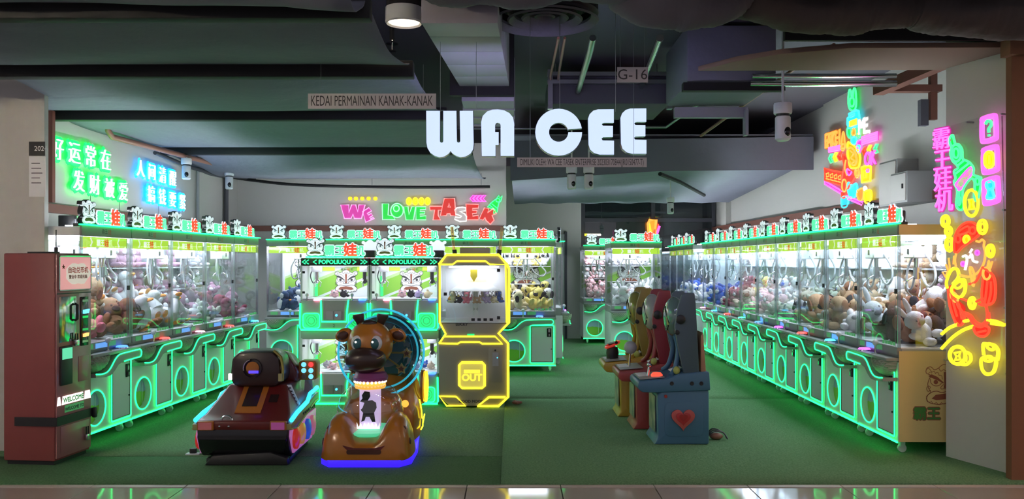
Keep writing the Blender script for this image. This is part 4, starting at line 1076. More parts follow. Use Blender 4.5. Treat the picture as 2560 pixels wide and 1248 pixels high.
obj('neon_tube', MB().tube(xz(q, -.014), .008, 6, True).mesh('neon_tube', smooth=True), neon(G_, core[G_], 1.25), bk)
obj('neon_tube', MB().tube(xz(sl_poly([(2355+28*math.cos(k*PI/6), 180+26*math.sin(k*PI/6)) for k in range(12)]), -.014), .007, 6, True), neon(G_, core[G_], 1.25), bk)
obj('neon_tube', MB().tube(xz(sl_poly([(2235,250),(2330,330)]), -.014), .007, 6), neon(G_, core[G_], 1.25), bk)
obj('neon_tube', MB().tube(xz(sl_poly([(2265,230),(2350,300)]), -.014), .007, 6), neon(G_, core[G_], 1.25), bk)

# ---------------------------------------------------------------- neon drawing helper on any upright plane
class Drawing:
    def __init__(s, name, label, p, n, org, cropf):
        s.p, s.n, s.c = p, Vector((n[0], n[1])).normalized(), cropf
        s.o = on_plane(*org, p, s.n)
        s.t = thing(name, label, 'neon sign', s.o)
        s.nv = Vector((s.n.x, s.n.y, 0))
    def pts(s, pp, off=0.):
        return [on_plane(*s.c(q), s.p, s.n) - s.o + s.nv*off for q in pp]
    def tube(s, pp, c, r=.011, closed=False, sm=True, name='neon_tube', st=1.15, off=.012):
        pp = [Vector(q) for q in pp]
        if sm and len(pp) > 2: pp = smooth_line(pp, 4, closed)
        return obj(name, MB().tube(s.pts(pp, off), r, 6, closed).mesh(name, smooth=True), neon(c, core[c], st), s.t)
    def fill(s, pp, c, st=.55, name='neon_backing', sm=True, th=.004):
        pp = [Vector(q) for q in pp]
        if sm: pp = smooth_line(pp, 3, True)
        a = s.pts(pp, 0.); b = s.pts(pp, th); m = MB(); n = len(a)
        m.v += a+b; m.f += [tuple(range(n)), tuple(range(2*n-1, n-1, -1))]
        for k in range(n): m.f.append((k, (k+1) % n, n+(k+1) % n, n+k))
        return obj(name, m, halo(c, st), s.t)
    def both(s, pp, c, r=.010, fs=.30, sm=True):
        s.fill(pp, c, fs, sm=sm); return s.tube(pp, c, r, True, sm)
    def ell(s, cx, cy, rx, ry, n=16, tilt=0):
        ct, st = math.cos(tilt), math.sin(tilt)
        return [(cx+rx*math.cos(2*PI*k/n)*ct-ry*math.sin(2*PI*k/n)*st, cy+rx*math.cos(2*PI*k/n)*st+ry*math.sin(2*PI*k/n)*ct) for k in range(n)]
    def glyph(s, ch, px, py, size, c, st=1.8, off=.01, bold=.0):
        a = on_plane(*s.c((px, py)), s.p, s.n) - s.o + s.nv*off
        rz = math.atan2(s.n.y, s.n.x)+PI/2
        bk = obj('backing_glyph', text_mesh(ch, size, .002, size*.06), halo(c, .28), s.t, a, (0, 0, rz))
        obj('neon_glyph', text_mesh(ch, size, .006, bold), neon(c, core[c], st), bk, (0, -.010, 0))

# sign on the right pillar
pA, pB = Vector((3.457, 6.69)), Vector((3.652, 6.07))
tt = (pB-pA).normalized(); nP = Vector((tt.y, -tt.x))
pS = pA + nP*.075
ident = lambda q: (q[0], q[1])
d = Drawing('wealth_god_neon_sign', 'tall neon sign with claw, coins and red robed wealth god on the right pillar', (pS.x, pS.y), (nP.x, nP.y), (2430, 640), crop(2320, 260, 808/220))
pc = [on_plane(*q, (pS.x, pS.y), nP)-d.o-d.nv*.004 for q in ((2347, 322), (2506, 277), (2518, 941), (2357, 906))]
obj('acrylic_panel', MB().loft([pc, [p-d.nv*.006 for p in pc]]), ACRYL, d.t)
for q in (((2505, 285)), (2516, 935), (2362, 900), (2508, 525), (2512, 770), (2417, 305)):
    p = on_plane(*q, (pS.x, pS.y), nP)-d.o
    obj('stand_off', MB().tube([p+d.nv*.006, p-d.nv*.065], .007, 8), 'steel', d.t)
e0, e1 = on_plane(2505, 290, (pS.x, pS.y), nP)-d.o, on_plane(2517, 936, (pS.x, pS.y), nP)-d.o
obj('panel_edge', MB().tube([e0+d.nv*.0, e1], .005, 6), glass('lit_edge', (.9, .9, .9), .5), d.t)
for k, ch in enumerate('霸王娃机'):
    q = [(140, 335), (150, 530), (155, 715), (165, 905)][k]
    d.glyph(ch, q[0]-2, q[1]+62, .185, M_, 1.5)
# big claw (green)
d.both([(205,340),(225,400),(215,450),(235,520),(275,560),(285,590),(250,620),(265,680),(250,720),(280,800),(270,930),(310,975),(340,940),(330,800),(400,690),(440,720),(435,860),(470,880),(500,700),(480,670),(430,650),(430,590),(395,540),(360,520),(330,500),(325,420),(290,370),(262,370),(235,285)], G_, .009, .55)
d.tube(d.ell(268, 452, 48, 78), G_, .010, True); d.tube(d.ell(268, 452, 24, 44), G_, .009, True)
d.tube([(205,340),(228,395)], G_, .010); d.tube([(240,285),(262,370)], G_, .010)
d.tube([(280,570),(340,520)], G_, .010); d.tube([(265,640),(385,545)], G_, .010)
d.both([(285,770),(270,730),(390,590),(420,600),(415,640),(310,785)], M_, .009, .9)
d.tube(d.ell(465, 710, 20, 32), G_, .009, True); d.tube(d.ell(300, 890, 12, 36), G_, .008, True)
d.tube([(440,740),(445,870)], G_, .009); d.tube([(300,800),(295,940)], G_, .009)
# coin held by the claw
d.tube(d.ell(410, 910, 62, 120), Y_, .013, True); d.both([(385,880),(435,875),(425,920),(438,965),(388,970),(398,925)], Y_, .009, .7, False)
# three reels
for k, (cx, cy) in enumerate(((572, 230), (585, 515), (592, 800))):
    q = [(cx-68,cy-60),(cx-60,cy-95),(cx+40,cy-125),(cx+62,cy-105),(cx+70,cy+60),(cx+55,cy+95),(cx-40,cy+122),(cx-65,cy+95)]
    d.tube(q, M_, .016, True); d.tube([(cx+(x-cx)*.72, cy+(y-cy)*.78) for x, y in q], M_, .007, True, st=1.3)
d.tube([(540,185),(560,155),(590,165),(592,195),(570,230),(572,262)], G_, .012); d.tube([(572,280),(572,298)], G_, .012)
d.both(d.ell(575, 512, 42, 72), Y_, .013, .7); d.tube([(575,470),(575,555)], Y_, .010)
d.both(d.ell(582, 745, 34, 40), C_, .011, .6); d.both([(565,785),(600,785),(618,850),(610,868),(555,868),(552,850)], C_, .011, .6, False)
# lower half in the second crop frame
d.c = crop(2320, 520, 624/220)
Yc = lambda cx, cy, rx, ry: (d.tube(d.ell(cx, cy, rx, ry), Y_, .012, True), d.tube(d.ell(cx, cy, rx*.5, ry*.5), Y_, .008, True))
Yc(132, 95, 27, 40); Yc(155, 165, 22, 30); Yc(160, 258, 27, 48); Yc(395, 135, 30, 48); Yc(452, 305, 25, 42); Yc(322, 675, 22, 40)
d.both([(195,300),(200,200),(240,130),(300,100),(350,120),(372,180),(350,210),(300,245),(250,280),(215,315)], R_, .010, .45)
d.tube([(225,170),(290,130),(300,165),(240,190)], R_, .009, True); d.tube(d.ell(325, 160, 22, 24), R_, .009, True); d.tube(d.ell(222, 220, 18, 25), R_, .009, True)
d.both(d.ell(282, 224, 20, 26), Y_, .010, 1.)
d.tube([(350,235),(375,240),(390,225),(408,240),(405,270),(415,320),(405,390),(370,450),(310,488),(230,475)], O_, .009)
d.tube([(210,320),(200,370),(210,430)], O_, .009); d.tube([(195,340),(190,400)], O_, .009); d.tube([(155,355),(165,440)], O_, .008); d.tube([(135,400),(155,450)], O_, .008)
d.tube([(112,455),(145,450),(132,490)], O_, .008, True, False)
d.tube([(305,320),(322,292)], Wt, .009); d.tube([(255,345),(280,340),(285,375),(272,440)], Wt, .010); d.tube([(300,355),(318,330),(330,375),(360,385)], Wt, .010)
d.both(d.ell(257, 398, 13, 16), M_, .007, 1.); d.both(d.ell(358, 318, 13, 16), M_, .007, 1.)
d.tube([(305,430),(318,425),(338,480),(330,555),(318,500)], O_, .009, True)
d.tube(d.ell(425, 465, 26, 42), O_, .009, True); d.tube([(430,420),(440,375),(450,425)], O_, .008); d.tube([(450,430),(465,380)], O_, .008)
# robe
d.fill([(150,560),(180,560),(215,650),(265,700),(260,740),(230,830),(200,800),(160,700)], R_, .4)
d.tube([(152,575),(165,700),(210,820),(250,825),(265,760),(225,700),(215,660)], R_, .011)
d.tube([(170,560),(185,660),(215,770)], R_, .010); d.tube([(190,640),(230,690),(250,790)], R_, .010)
d.fill([(395,420),(470,480),(485,600),(470,670),(400,690),(385,560)], R_, .4)
d.tube([(395,420),(470,480),(488,580),(470,670),(400,690),(370,680)], R_, .011); d.tube([(400,500),(390,600),(395,680)], R_, .010); d.tube([(430,520),(420,610),(410,680)], R_, .010); d.tube([(455,520),(455,600),(435,680)], R_, .010)
d.tube([(300,540),(350,520),(395,430)], R_, .010); d.tube([(240,640),(290,660)], R_, .010); d.tube([(350,665),(400,640)], R_, .010)
d.tube([(265,740),(310,760),(340,800),(390,825),(430,780),(420,690)], R_, .011); d.tube([(255,760),(300,775),(330,820),(385,845),(440,800),(440,740)], R_, .010)
d.both([(340,840),(430,840),(440,880),(410,910),(365,905),(340,875)], R_, .010, .45); d.tube([(355,885),(420,870)], R_, .009)
# gold ingot held in the hand
d.tube([(145,570),(140,520),(175,440),(215,435),(225,490),(185,540)], Y_, .013); d.tube([(175,580),(195,545),(245,510),(270,520),(270,590),(235,635),(190,610)], Y_, .013, True); d.tube(d.ell(225, 545, 30, 22, tilt=-.6), Y_, .011, True)
d.tube(d.ell(195, 632, 20, 38, tilt=-.5), O_, .009, True)
# road and coins
d.tube([(105,895),(160,850),(220,825)], Y_, .014); d.tube([(262,803),(295,798)], Y_, .013); d.tube([(105,998),(180,920),(260,865),(330,840)], Y_, .014)
d.tube([(430,795),(500,808),(550,830)], Y_, .013); d.tube([(455,820),(550,832)], Y_, .011)
d.tube(d.ell(218, 1045, 55, 62), Y_, .015, True); d.tube([(195,1030),(240,1020),(228,1050),(240,1075),(200,1078),(212,1052)], Y_, .010, True, False)
d.tube([(265,1020),(305,1035),(312,1080),(280,1110),(235,1105)], Y_, .013); d.tube([(268,1070),(282,1058),(280,1085)], Y_, .009, True, False)
d.tube([(405,1045),(400,970),(430,965),(480,975),(508,1020),(500,1080)], Y_, .014); d.tube(d.ell(452, 985, 28, 18, tilt=.6), Y_, .012, True)
d.tube([(385,1085),(395,1150),(430,1180),(475,1160),(492,1085),(460,1065),(410,1060)], Y_, .014, True); d.tube(d.ell(437, 1070, 28, 18), Y_, .012, True)

# collage on the right wall
d2 = Drawing('collage_neon_sign', 'tall multicoloured neon collage with claw and EATCH ME lettering on the right wall', (4.11, 9), (-1, 0), (2130, 380), crop(2040, 200, 3.9))
D2 = d2
d2.both([(330,115),(325,230),(345,290),(385,290),(402,230),(395,100),(378,85),(360,150),(345,95)], G_, .012, .6)
d2.tube(d2.ell(360, 215, 22, 45), G_, .012, True); d2.tube([(350,110),(355,165)], G_, .012); d2.tube([(375,95),(370,165)], G_, .012)
d2.both([(330,330),(400,295),(425,300),(435,380),(440,430),(415,455),(330,470),(315,430),(318,370),(335,355)], C_, .012, .7, False)
d2.tube([(345,345),(385,325),(385,345),(345,365)], B_, .010, True, False)
for k in range(3): d2.tube([(340,410+20*k),(405,385+20*k)], Y_, .014)
d2.both([(318,470),(345,460),(350,520),(345,560),(330,560),(315,520)], G_, .012, .6); d2.both([(415,450),(440,470),(440,540),(425,560),(410,520)], G_, .012, .6)
d2.both(d2.ell(380, 590, 26, 36), C_, .011, .9); d2.both(d2.ell(425, 670, 18, 32), C_, .011, .9); d2.both(d2.ell(425, 540, 14, 18), Y_, .01, 1.)
d2.both([(360,520),(378,470),(396,515),(380,540)], O_, .010, .8); d2.both([(415,600),(455,590),(455,640),(430,720),(412,660)], M_, .010, .7)
a_ = lambda ch, x, y, s, c: d2.glyph(ch, x, y, s, c, 1.1, .012, .004)
for k, ch in enumerate('EATCH'): a_(ch, 118+27*k, 662-7*k, .27, O_)
for k, ch in enumerate('ME.'): a_(ch, 462+36*k, 522-4*k, .25, Wt)
d2.both([(255,640),(270,515),(282,520),(290,600),(298,640),(275,690),(252,670)], O_, .010, .7); d2.tube(d2.ell(275, 645, 15, 22), O_, .010, True)
for k in range(3): d2.tube([(135,665+17*k),(245,642+17*k)], M_, .014, st=1.6)
for k in range(4): d2.tube([(460,560+22*k),(608,512+22*k)], M_, .014, st=1.6)
d2.fill([(460,550),(612,505),(612,585),(460,635)], M_, .45, sm=False); d2.fill([(128,660),(250,636),(250,690),(128,715)], M_, .45, sm=False)
for x, y, c in ((150, 765, G_), (195, 752, Y_), (237, 742, R_), (480, 695, R_), (528, 680, Y_), (592, 670, G_)):
    s_ = 1 if x < 300 else 1
    d2.both([(x-18,y),(x+2,y-42),(x+22,y-46),(x+5,y),(x+22,y+38),(x+2,y+44)], c, .010, .85, False)
d2.both([(320,610),(345,620),(400,660),(440,740),(430,840),(390,860),(345,850),(325,760),(318,690)], Y_, .012, .35)
d2.tube(d2.ell(360, 745, 42, 88, tilt=-.25), O_, .013, True); d2.tube([(340,690),(375,720),(350,760),(385,790),(365,810)], O_, .010)
d2.both([(270,730),(320,760),(330,850),(380,900),(385,960),(330,1040),(300,1130),(265,1140),(262,1000),(275,900),(285,830)], R_, .013, .7)
d2.tube(d2.ell(285, 1030, 22, 60), O_, .010, True); d2.tube([(300,780),(290,860),(310,930)], O_, .010)
d2.both([(330,930),(308,890),(318,865),(335,880),(355,868),(355,900)], M_, .010, .6); d2.tube(d2.ell(410, 905, 20, 48), O_, .011, True); d2.tube(d2.ell(410, 905, 9, 25), O_, .008, True)
d2.both([(455,850),(500,835),(545,840),(540,985),(460,1000)], Y_, .013, .55, False); d2.tube([(475,890),(500,880),(500,950),(475,955)], Y_, .010, True, False); d2.both(d2.ell(515, 885, 14, 15), M_, .008, .9)
for k, ch in enumerate('OK'): a_(ch, 520+55*k, 830-8*k, .22, M_)
d2.both([(92,860),(150,880),(260,900),(258,1030),(95,980)], R_, .012, .55, False)
for k in range(4): d2.tube([(108+40*k,915+8*k),(130+40*k,905+8*k),(135+40*k,940+9*k),(112+40*k,945+9*k)], O_, .009, True, False); d2.tube([(108+40*k,962+10*k),(138+40*k,972+10*k)], O_, .009)
d2.both([(95,985),(265,1085),(262,1115),(95,1015)], M_, .012, .5, False); d2.both([(310,1130),(470,1195),(460,1220),(320,1160)], M_, .012, .5, False)
d2.both([(325,1000),(360,1030),(400,1010),(412,1060),(400,1130),(350,1150),(322,1080)], C_, .012, .7); d2.both([(262,1150),(320,1140),(320,1220),(290,1245),(262,1230)], C_, .012, .5)
d2.both([(415,1080),(470,1060),(470,1150),(440,1180),(415,1140)], O_, .011, .7); d2.both([(485,1090),(545,1080),(545,1180),(500,1200),(482,1150)], Y_, .012, .8); d2.both(d2.ell(488, 1058, 14, 20), Wt, .008, .9)
# small neon hand at the rear
d3 = Drawing('hand_neon_sign', 'small orange and pink neon hand shining at the dark rear glass front', (2.5, 17.2), (0, -1), (1632, 570), ident)
d3.both([(1622,588),(1620,560),(1624,550),(1640,550),(1638,588)], O_, .03, .9, False); d3.tube([(1640,590),(1648,565)], M_, .03); d3.tube([(1634,588),(1644,560)], R_, .03); d3.tube([(1622,560),(1626,580)], Y_, .025)
lt = thing('ceiling_light_bar', 'short white light bar glowing at the dark rear glass front', 'light', P(1485, 587, 17.1))
obj('tube', MB().tube([(-.14, 0, 0), (.14, 0, 0)], .018, 8), glow('bar_white', (1., .95, .85), 2.), lt); obj('end_cap', MB().box(-.19, -.14, -.02, .02, -.02, .02), neon(Y_, core[Y_]), lt)
# ---------------------------------------------------------------- pink change kiosk
mat('kiosk_red', (.27, .062, .062), .5)
mat('kiosk_pink', (.42, .17, .17), .3, coat=.3)
mat('kiosk_screen', (.75, .38, .38), .25, emit=(1., .45, .45), es=.38)
mat('screen_cloud', (.8, .7, .6), .3, emit=(1., .85, .75), es=.30)
mat('mirror_green', (.35, .42, .36), .12, .9)
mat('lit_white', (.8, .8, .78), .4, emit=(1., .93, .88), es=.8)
kx, ky = -3.655, 6.615
ks = thing('change_kiosk', 'tall pink coin change kiosk with lit screen beside the left pillar', 'kiosk', (kx, ky, .012), math.radians(-6)+PI/2)
# local: front faces -y (towards the aisle), width along x
kw, kd, kh = .44, .42, 1.615
obj('body', MB().box(-kw/2, kw/2, -kd/2, kd/2, .03, kh).mesh('body', bevel=.012), 'kiosk_red', ks)
obj('plinth', MB().box(-kw/2+.02, kw/2-.02, -kd/2+.02, kd/2-.02, 0, .03), 'black', ks)
fy = -kd/2
fp = obj('front_panel', MB().box(-kw/2+.004, kw/2-.004, fy-.012, fy-.001, .05, kh-.01).mesh('front_panel', bevel=.004), 'kiosk_pink', ks)
sc_ = obj('display', MB().box(-kw/2+.025, kw/2-.02, fy-.022, fy-.012, 1.33, 1.59).mesh('display', bevel=.006), 'kiosk_screen', ks)
obj('display_frame', MB().tube(xz(rrect(-kw/2+.025, kw/2-.02, 1.33, 1.59, .01), fy-.02), .006, 6, True), 'mirror_green', sc_)
cl = [(.03+.155*math.cos(a*PI/12)*(1+.07*math.cos(5*a*PI/12)), 1.455+.085*math.sin(a*PI/12)*(1+.1*math.cos(6*a*PI/12))) for a in range(24)]
obj('speech_cloud', MB().prism(cl, fy-.0235, fy-.022), 'screen_cloud', sc_)
obj('display_text', text_mesh('自动兑币机', .052, off=.001), 'print_red', sc_, (.03, fy-.0245, 1.465)); obj('display_text', text_mesh('营业中 欢迎光临', .032, off=.001), 'print_brown', sc_, (.03, fy-.0245, 1.42))
obj('star_mark', MB().prism([(-.15+(.02 if k % 2 == 0 else .009)*math.sin(k*PI/5), 1.51+(.02 if k % 2 == 0 else .009)*math.cos(k*PI/5)) for k in range(10)], fy-.0245, fy-.022), 'print_brown', sc_)
obj('upper_seam', MB().box(-kw/2+.005, kw/2-.005, fy-.0135, fy-.012, 1.30, 1.308), 'black', ks)
obj('mirror_plate', MB().box(-kw/2+.03, .02, fy-.016, fy-.012, .93, 1.28).mesh('mirror_plate', bevel=.004), 'mirror_green', ks)
obj('handle', MB().tube([(-.005, fy-.02, 1.09), (-.005, fy-.04, 1.10), (-.005, fy-.04, 1.21), (-.005, fy-.02, 1.22)], .011, 8), 'black', ks)
cs_ = obj('coin_column', MB().box(.075, .175, fy-.018, fy-.012, .88, 1.27).mesh('coin_column', bevel=.006), 'black_gloss', ks)
obj('note_light', MB().prism([(.10, 1.165), (.165, 1.17), (.155, 1.14), (.10, 1.135)], fy-.035, fy-.018), glow('note_blue', (.1, .6, 1.), 1.6), cs_)
obj('note_light', MB().prism([(.10, .975), (.16, .98), (.15, .955), (.10, .95)], fy-.035, fy-.018), glow('note_orange', (1., .35, .1), 1.6), cs_)
for z in (1.23, 1.10, 1.0, .905): obj('slot_bar', MB().box(.09, .165, fy-.022, fy-.018, z, z+.018), 'mirror_green', cs_)
rd_ = obj('card_reader', MB().box(-.185, -.045, fy-.03, fy-.012, .60, .90).mesh('card_reader', bevel=.006), 'black', ks)
obj('reader_display', MB().box(-.175, -.055, fy-.033, fy-.030, .80, .885), glow('reader_green', (.15, .9, .5), .5), rd_)
pd = obj('padlock', MB().box(-.025, .02, fy-.045, fy-.02, .89, .94).mesh('padlock', bevel=.006), 'chrome', ks)
obj('shackle', MB().tube([(-.018, fy-.032, .94), (-.016, fy-.032, .985), (.012, fy-.032, .985), (.014, fy-.032, .94)], .005, 6), 'black', pd)
obj('receipt_door', MB().box(.05, .19, fy-.015, fy-.012, .60, .80).mesh('receipt_door', bevel=.003), 'kiosk_pink', ks)
lt_ = obj('welcome_light', MB().prism([(-.155, .45), (.11, .45), (.10, .515), (-.145, .515)], fy-.018, fy-.012), 'lit_white', ks)
obj('welcome_text', text_mesh('WELCOME', .052, off=.002), 'label_green', lt_, (-.02, fy-.019, .465))
for a_, b_ in ((-.215, -.17), (.125, .205)): obj('side_light', MB().prism([(a_, .45), (b_, .45), (b_-.012, .515), (a_+.012, .515)], fy-.018, fy-.012), 'lit_white', ks)
st_ = obj('welcome_sticker', MB().box(-.12, .12, fy-.014, fy-.012, .385, .44), 'label_green', ks)
obj('sticker_text', text_mesh('WELCOME TO', .036, off=.001), 'print_line', st_, (0, fy-.0145, .398))
def strap():
    m = MB()
    for x0, x1, y0, y1 in ((-kw/2-.012, kw/2+.012, fy-.026, fy-.014), (-kw/2-.012, -kw/2-.001, fy-.02, kd/2-.1), (kw/2+.001, kw/2+.012, fy-.02, kd/2)):
        m.box(x0, x1, y0, y1, .30, .365)
    return m
obj('black_strap', strap(), 'black', ks); obj('strap_buckle', MB().box(kw/2-.01, kw/2+.03, fy-.05, fy-.02, .285, .37).mesh('buckle', bevel=.01), 'black', ks)
obj('lower_door', MB().box(-.17, .19, fy-.016, fy-.012, .08, .285).mesh('lower_door', bevel=.003), 'kiosk_pink', ks)
p2 = obj('padlock', MB().box(.12, .16, fy-.04, fy-.016, .12, .17).mesh('padlock', bevel=.006), 'chrome', ks)
obj('shackle', MB().tube([(.127, fy-.03, .17), (.127, fy-.03, .23), (.153, fy-.03, .23), (.153, fy-.03, .17)], .005, 6), 'black', p2)
obj('vent', MB().box(-.10, .0, -.1, .1, kh, kh+.012), 'black', ks)
an = obj('antenna', MB().tube([(.10, .0, kh), (.10, .0, kh+.19)], .004, 6), 'black', ks); obj('antenna_base', MB().cyl((.10, 0, kh), .014, 0, .05, 10), 'black', an)

# ---------------------------------------------------------------- twin crane machine with two tiers each
UW = .752
def crane_tier(t, z0, top):
    """z0: bottom of the console, tier height .8"""
    c = obj('tier_console', MB().prism([(-.40, z0+.02), (-.40, z0+.20), (-.375, z0+.33), (-.25, z0+.345), (-.25, z0+.02)], -UW/2+.01, UW/2-.01, 'x').mesh('console', bevel=.006), 'panel_grey', t)
    yf = -.408
    for s in (-1, 1):
        sp_ = obj('speaker_panel', MB().prism(rrect(s*.245-.085, s*.245+.085, z0+.035, z0+.185, .03), yf-.004, yf+.004), GREEN_S, c)
        obj('speaker_rim', MB().tube(xz(rrect(s*.245-.09, s*.245+.09, z0+.03, z0+.19, .032), yf-.004), .006, 6, True), GREEN, sp_)
        for r in (.06, .035): obj('speaker_ring', MB().tube([(s*.245+r*math.cos(a*PI/10), yf-.006, z0+.11+r*math.sin(a*PI/10)) for a in range(20)], .003, 5, True), 'label_green', sp_)
        js = obj('joystick', cached('joy2', lambda: MB().cyl((0, 0, 0), .026, 0, .008, 12).cyl((0, 0, 0), .008, 0, .05, 8).mesh('joystick')), 'chrome', t, (s*.245-.06, -.35, z0+.325))
        obj('joystick_ball', cached('joyb2', lambda: MB().ell((0, 0, .062), .020, nu=10).mesh('joystick_ball', smooth=True)), 'white_plastic', js)
        bt = obj('button', cached('btn2', lambda: MB().lathe([(.045, 0), (.045, .012), (.034, .022), (0, .024)], n=18, cap=False).mesh('button', smooth=True)), MAT['button_pink' if s < 0 else 'button_blue'], t, (s*.245+.055, -.355, z0+.325))
    # LED outlines
    o1 = xz([(-UW/2+.012, z0+.30), (-UW/2+.006, z0+.04), (-UW/2+.02, z0+.012), (UW/2-.02, z0+.012), (UW/2-.006, z0+.04), (UW/2-.012, z0+.30)], yf-.003)
    obj('outline_led', MB().tube(o1, .010, 6), GREEN, c)
    nt_ = [(-.15, -.372, z0+.335), (-.14, -.408, z0+.21), (-.135, -.412, z0+.10), (.135, -.412, z0+.10), (.14, -.408, z0+.21), (.15, -.372, z0+.335)]
    obj('notch_led', MB().tube(nt_, .009, 6), GREEN, c)
    cp_ = obj('coin_panel', MB().prism([(-.415, z0+.115), (-.415, z0+.21), (-.385, z0+.325), (-.375, z0+.32), (-.40, z0+.2), (-.40, z0+.115)], -.115, .115, 'x'), 'console_grey', c)
    for s in (-1, 1):
        q = obj('coin_slot', MB().box(s*.045-.038, s*.045+.038, -.424, -.4155, z0+.12, z0+.215), 'steel', c)
    obj('coin_knob', MB().cyl((.03, 0, z0+.17), .012, -.434, -.424, 10, 'y'), MAT['button_cyan'], c)
    # glazed chamber
    g0, g1 = z0+.345, z0+.345+.36
    obj('back_panel', MB().box(-UW/2+.02, UW/2-.02, -.004, .01, -.18, .18), 'lime_print', t, (0, .26, (g0+g1)/2))
    obj('chamber_floor', MB().box(-UW/2+.02, UW/2-.02, -.34, .25, g0-.012, g0), 'inner_white', t)
    obj('chamber_lamp', MB().box(-.30, .30, -.25, .2, g1-.008, g1), LAMP_S, t)
    lion(t, (0, .252, g0+.045), .27, .003, 'print_white', 'print_line', 'print_brown')
    for s in (-1, 1):
        obj('side_wall', MB().box(s*(UW/2-.012), s*(UW/2-.004), -.36, .27, g0, g1), 'panel_white', t)
        obj('side_led', MB().box(s*.335-.016, s*.335+.016, .20, .215, g0+.01, g1-.12), GREEN_S, t)
        obj('banner_tab', MB().box(s*.20-.07, s*.20+.07, .244, .25, g1-.06, g1-.02), 'banner', t)
        cr = obj('claw_carriage', MB().box(-.05, .05, -.05, .05, g1-.07, g1-.01).mesh('carriage', bevel=.006), 'white_plastic', t, (s*.27, -.05, 0))
        cw_ = obj('claw', MB().cyl((0, 0, 0), .022, g1-.17, g1-.07, 10).ell((0, 0, g1-.18), .024, nu=10, nv=6), 'chrome' if s < 0 else 'black', t, (s*.27, -.05, 0))
        for k in range(3): obj('claw_finger', MB().tube([(.02, 0, g1-.16), (.05, 0, g1-.19), (.035, 0, g1-.235)], .005, 6), 'chrome', cw_, rot=(0, 0, k*2*PI/3))
        obj('cable', MB().tube(smooth_line([(s*.32, -.03, g1-.03), (s*.345, -.03, g1-.12), (s*.31, -.03, g1-.2), (s*.28, -.04, g1-.14)], 4), .006, 6), 'dark_cable', t)
    obj('panel_text', text_mesh('霸王', .03), 'print_line', t, (-.03, .243, g1-.055)); obj('panel_text', text_mesh('娃', .036), 'print_red', t, (.03, .243, g1-.055)); obj('panel_text', text_mesh('机', .03), 'print_line', t, (.07, .243, g1-.055))
    obj('front_glass', MB().quad((-UW/2+.012, -.358, g0), (UW/2-.012, -.358, g0), (UW/2-.012, -.358, g1), (-UW/2+.012, -.358, g1)), GLASS, t)
    for s in (-1, 1):
        obj('corner_post', MB().box(s*(UW/2-.022), s*(UW/2-.002), -.366, -.345, g0-.01, g1+.01), 'panel_white', t)
        obj('hinge', MB().box(-UW/2+.022, -UW/2+.05, -.364, -.358, (g0+g1)/2+s*.11-.012, (g0+g1)/2+s*.11+.012), 'black', t)
    return g1
def twin_crane(x, label, num):
    t = thing('twin_tier_crane', label, 'claw machine', (x, 9.1+.41, .012), 0, 'two tier crane machines')
    g = crane_tier(t, .0, False)
    obj('middle_band', MB().box(-UW/2+.004, UW/2-.004, -.36, .27, g, g+.10).mesh('middle_band', bevel=.004), 'panel_grey', t)
    g2 = crane_tier(t, g+.095, True)
    hb = obj('header_bar', MB().box(-UW/2+.004, UW/2-.004, -.372, .27, g2, g2+.085).mesh('header', bevel=.012), 'black', t)
    tx = obj('header_text', text_mesh('POPOLIUQU', .062, .002, .001), GREEN, hb, (0, -.376, g2+.022))
    for s in (-1, 1):
        for xx, rev in ((.215, 1), (.30, 1), (.335, 1)):
            dx = .018*(s if rev > 0 else -s)
            obj('header_chevron', MB().ribbon([(s*xx-dx*s*s, g2+.065), (s*xx+dx, g2+.042), (s*xx-dx, g2+.02)], .010, -.3765), GREEN, hb)
    obj('header_led', MB().box(-.31, .31, -.40, -.33, g2+.088, g2+.105), GREEN, t)
    sb = obj('topper_sign', MB().box(-.13, .30, -.33, -.30, g2+.105, g2+.20).mesh('topper_sign', bevel=.006), 'black', t)
    lion(t, (-.215, -.36, g2+.105), .20, .03, 'sign_white', 'print_soft', 'print_brown', rim='black')
    z = g2+.125
    obj('sign_outline', text_mesh('霸王', .118, .004, .013), 'sign_white', sb, (-.005, -.335, z)); obj('sign_text', text_mesh('霸王', .118, .002, .005), 'sign_green', sb, (-.005, -.342, z))
    obj('sign_outline', text_mesh('娃', .15, .004, .015), 'sign_white', sb, (.165, -.338, z-.008)); obj('sign_text', text_mesh('娃', .15, .002, .006), 'sign_red', sb, (.165, -.345, z-.008))
    obj('sign_outline', text_mesh('机', .11, .004, .013), 'sign_white', sb, (.265, -.335, z)); obj('sign_text', text_mesh('机', .11, .002, .005), 'sign_green', sb, (.265, -.342, z))
    bx_ = obj('control_box', MB().box(.30, .42, -.30, -.18, g2+.09, g2+.17).mesh('control_box', bevel=.006), 'black', t)
    bk_ = obj('rear_emblem', lion_base(.1), 'sign_white', t, (.34, -.12, g2+.10), scale=.19)
    obj('number_plate', text_mesh(num, .05), 'print_line', t, (0, -.413, g+.095+.04))
    obj('base_led', MB().box(-UW/2+.01, UW/2-.01, -.405, -.39, .0, .015), GREEN, t)
    return t
cr1 = twin_crane(-2.305+UW/2, 'left two tier crane machine with POPOLIUQU header', '2')
cr2 = twin_crane(-2.305+UW*1.5+.006, 'right two tier crane machine with POPOLIUQU header', '1')
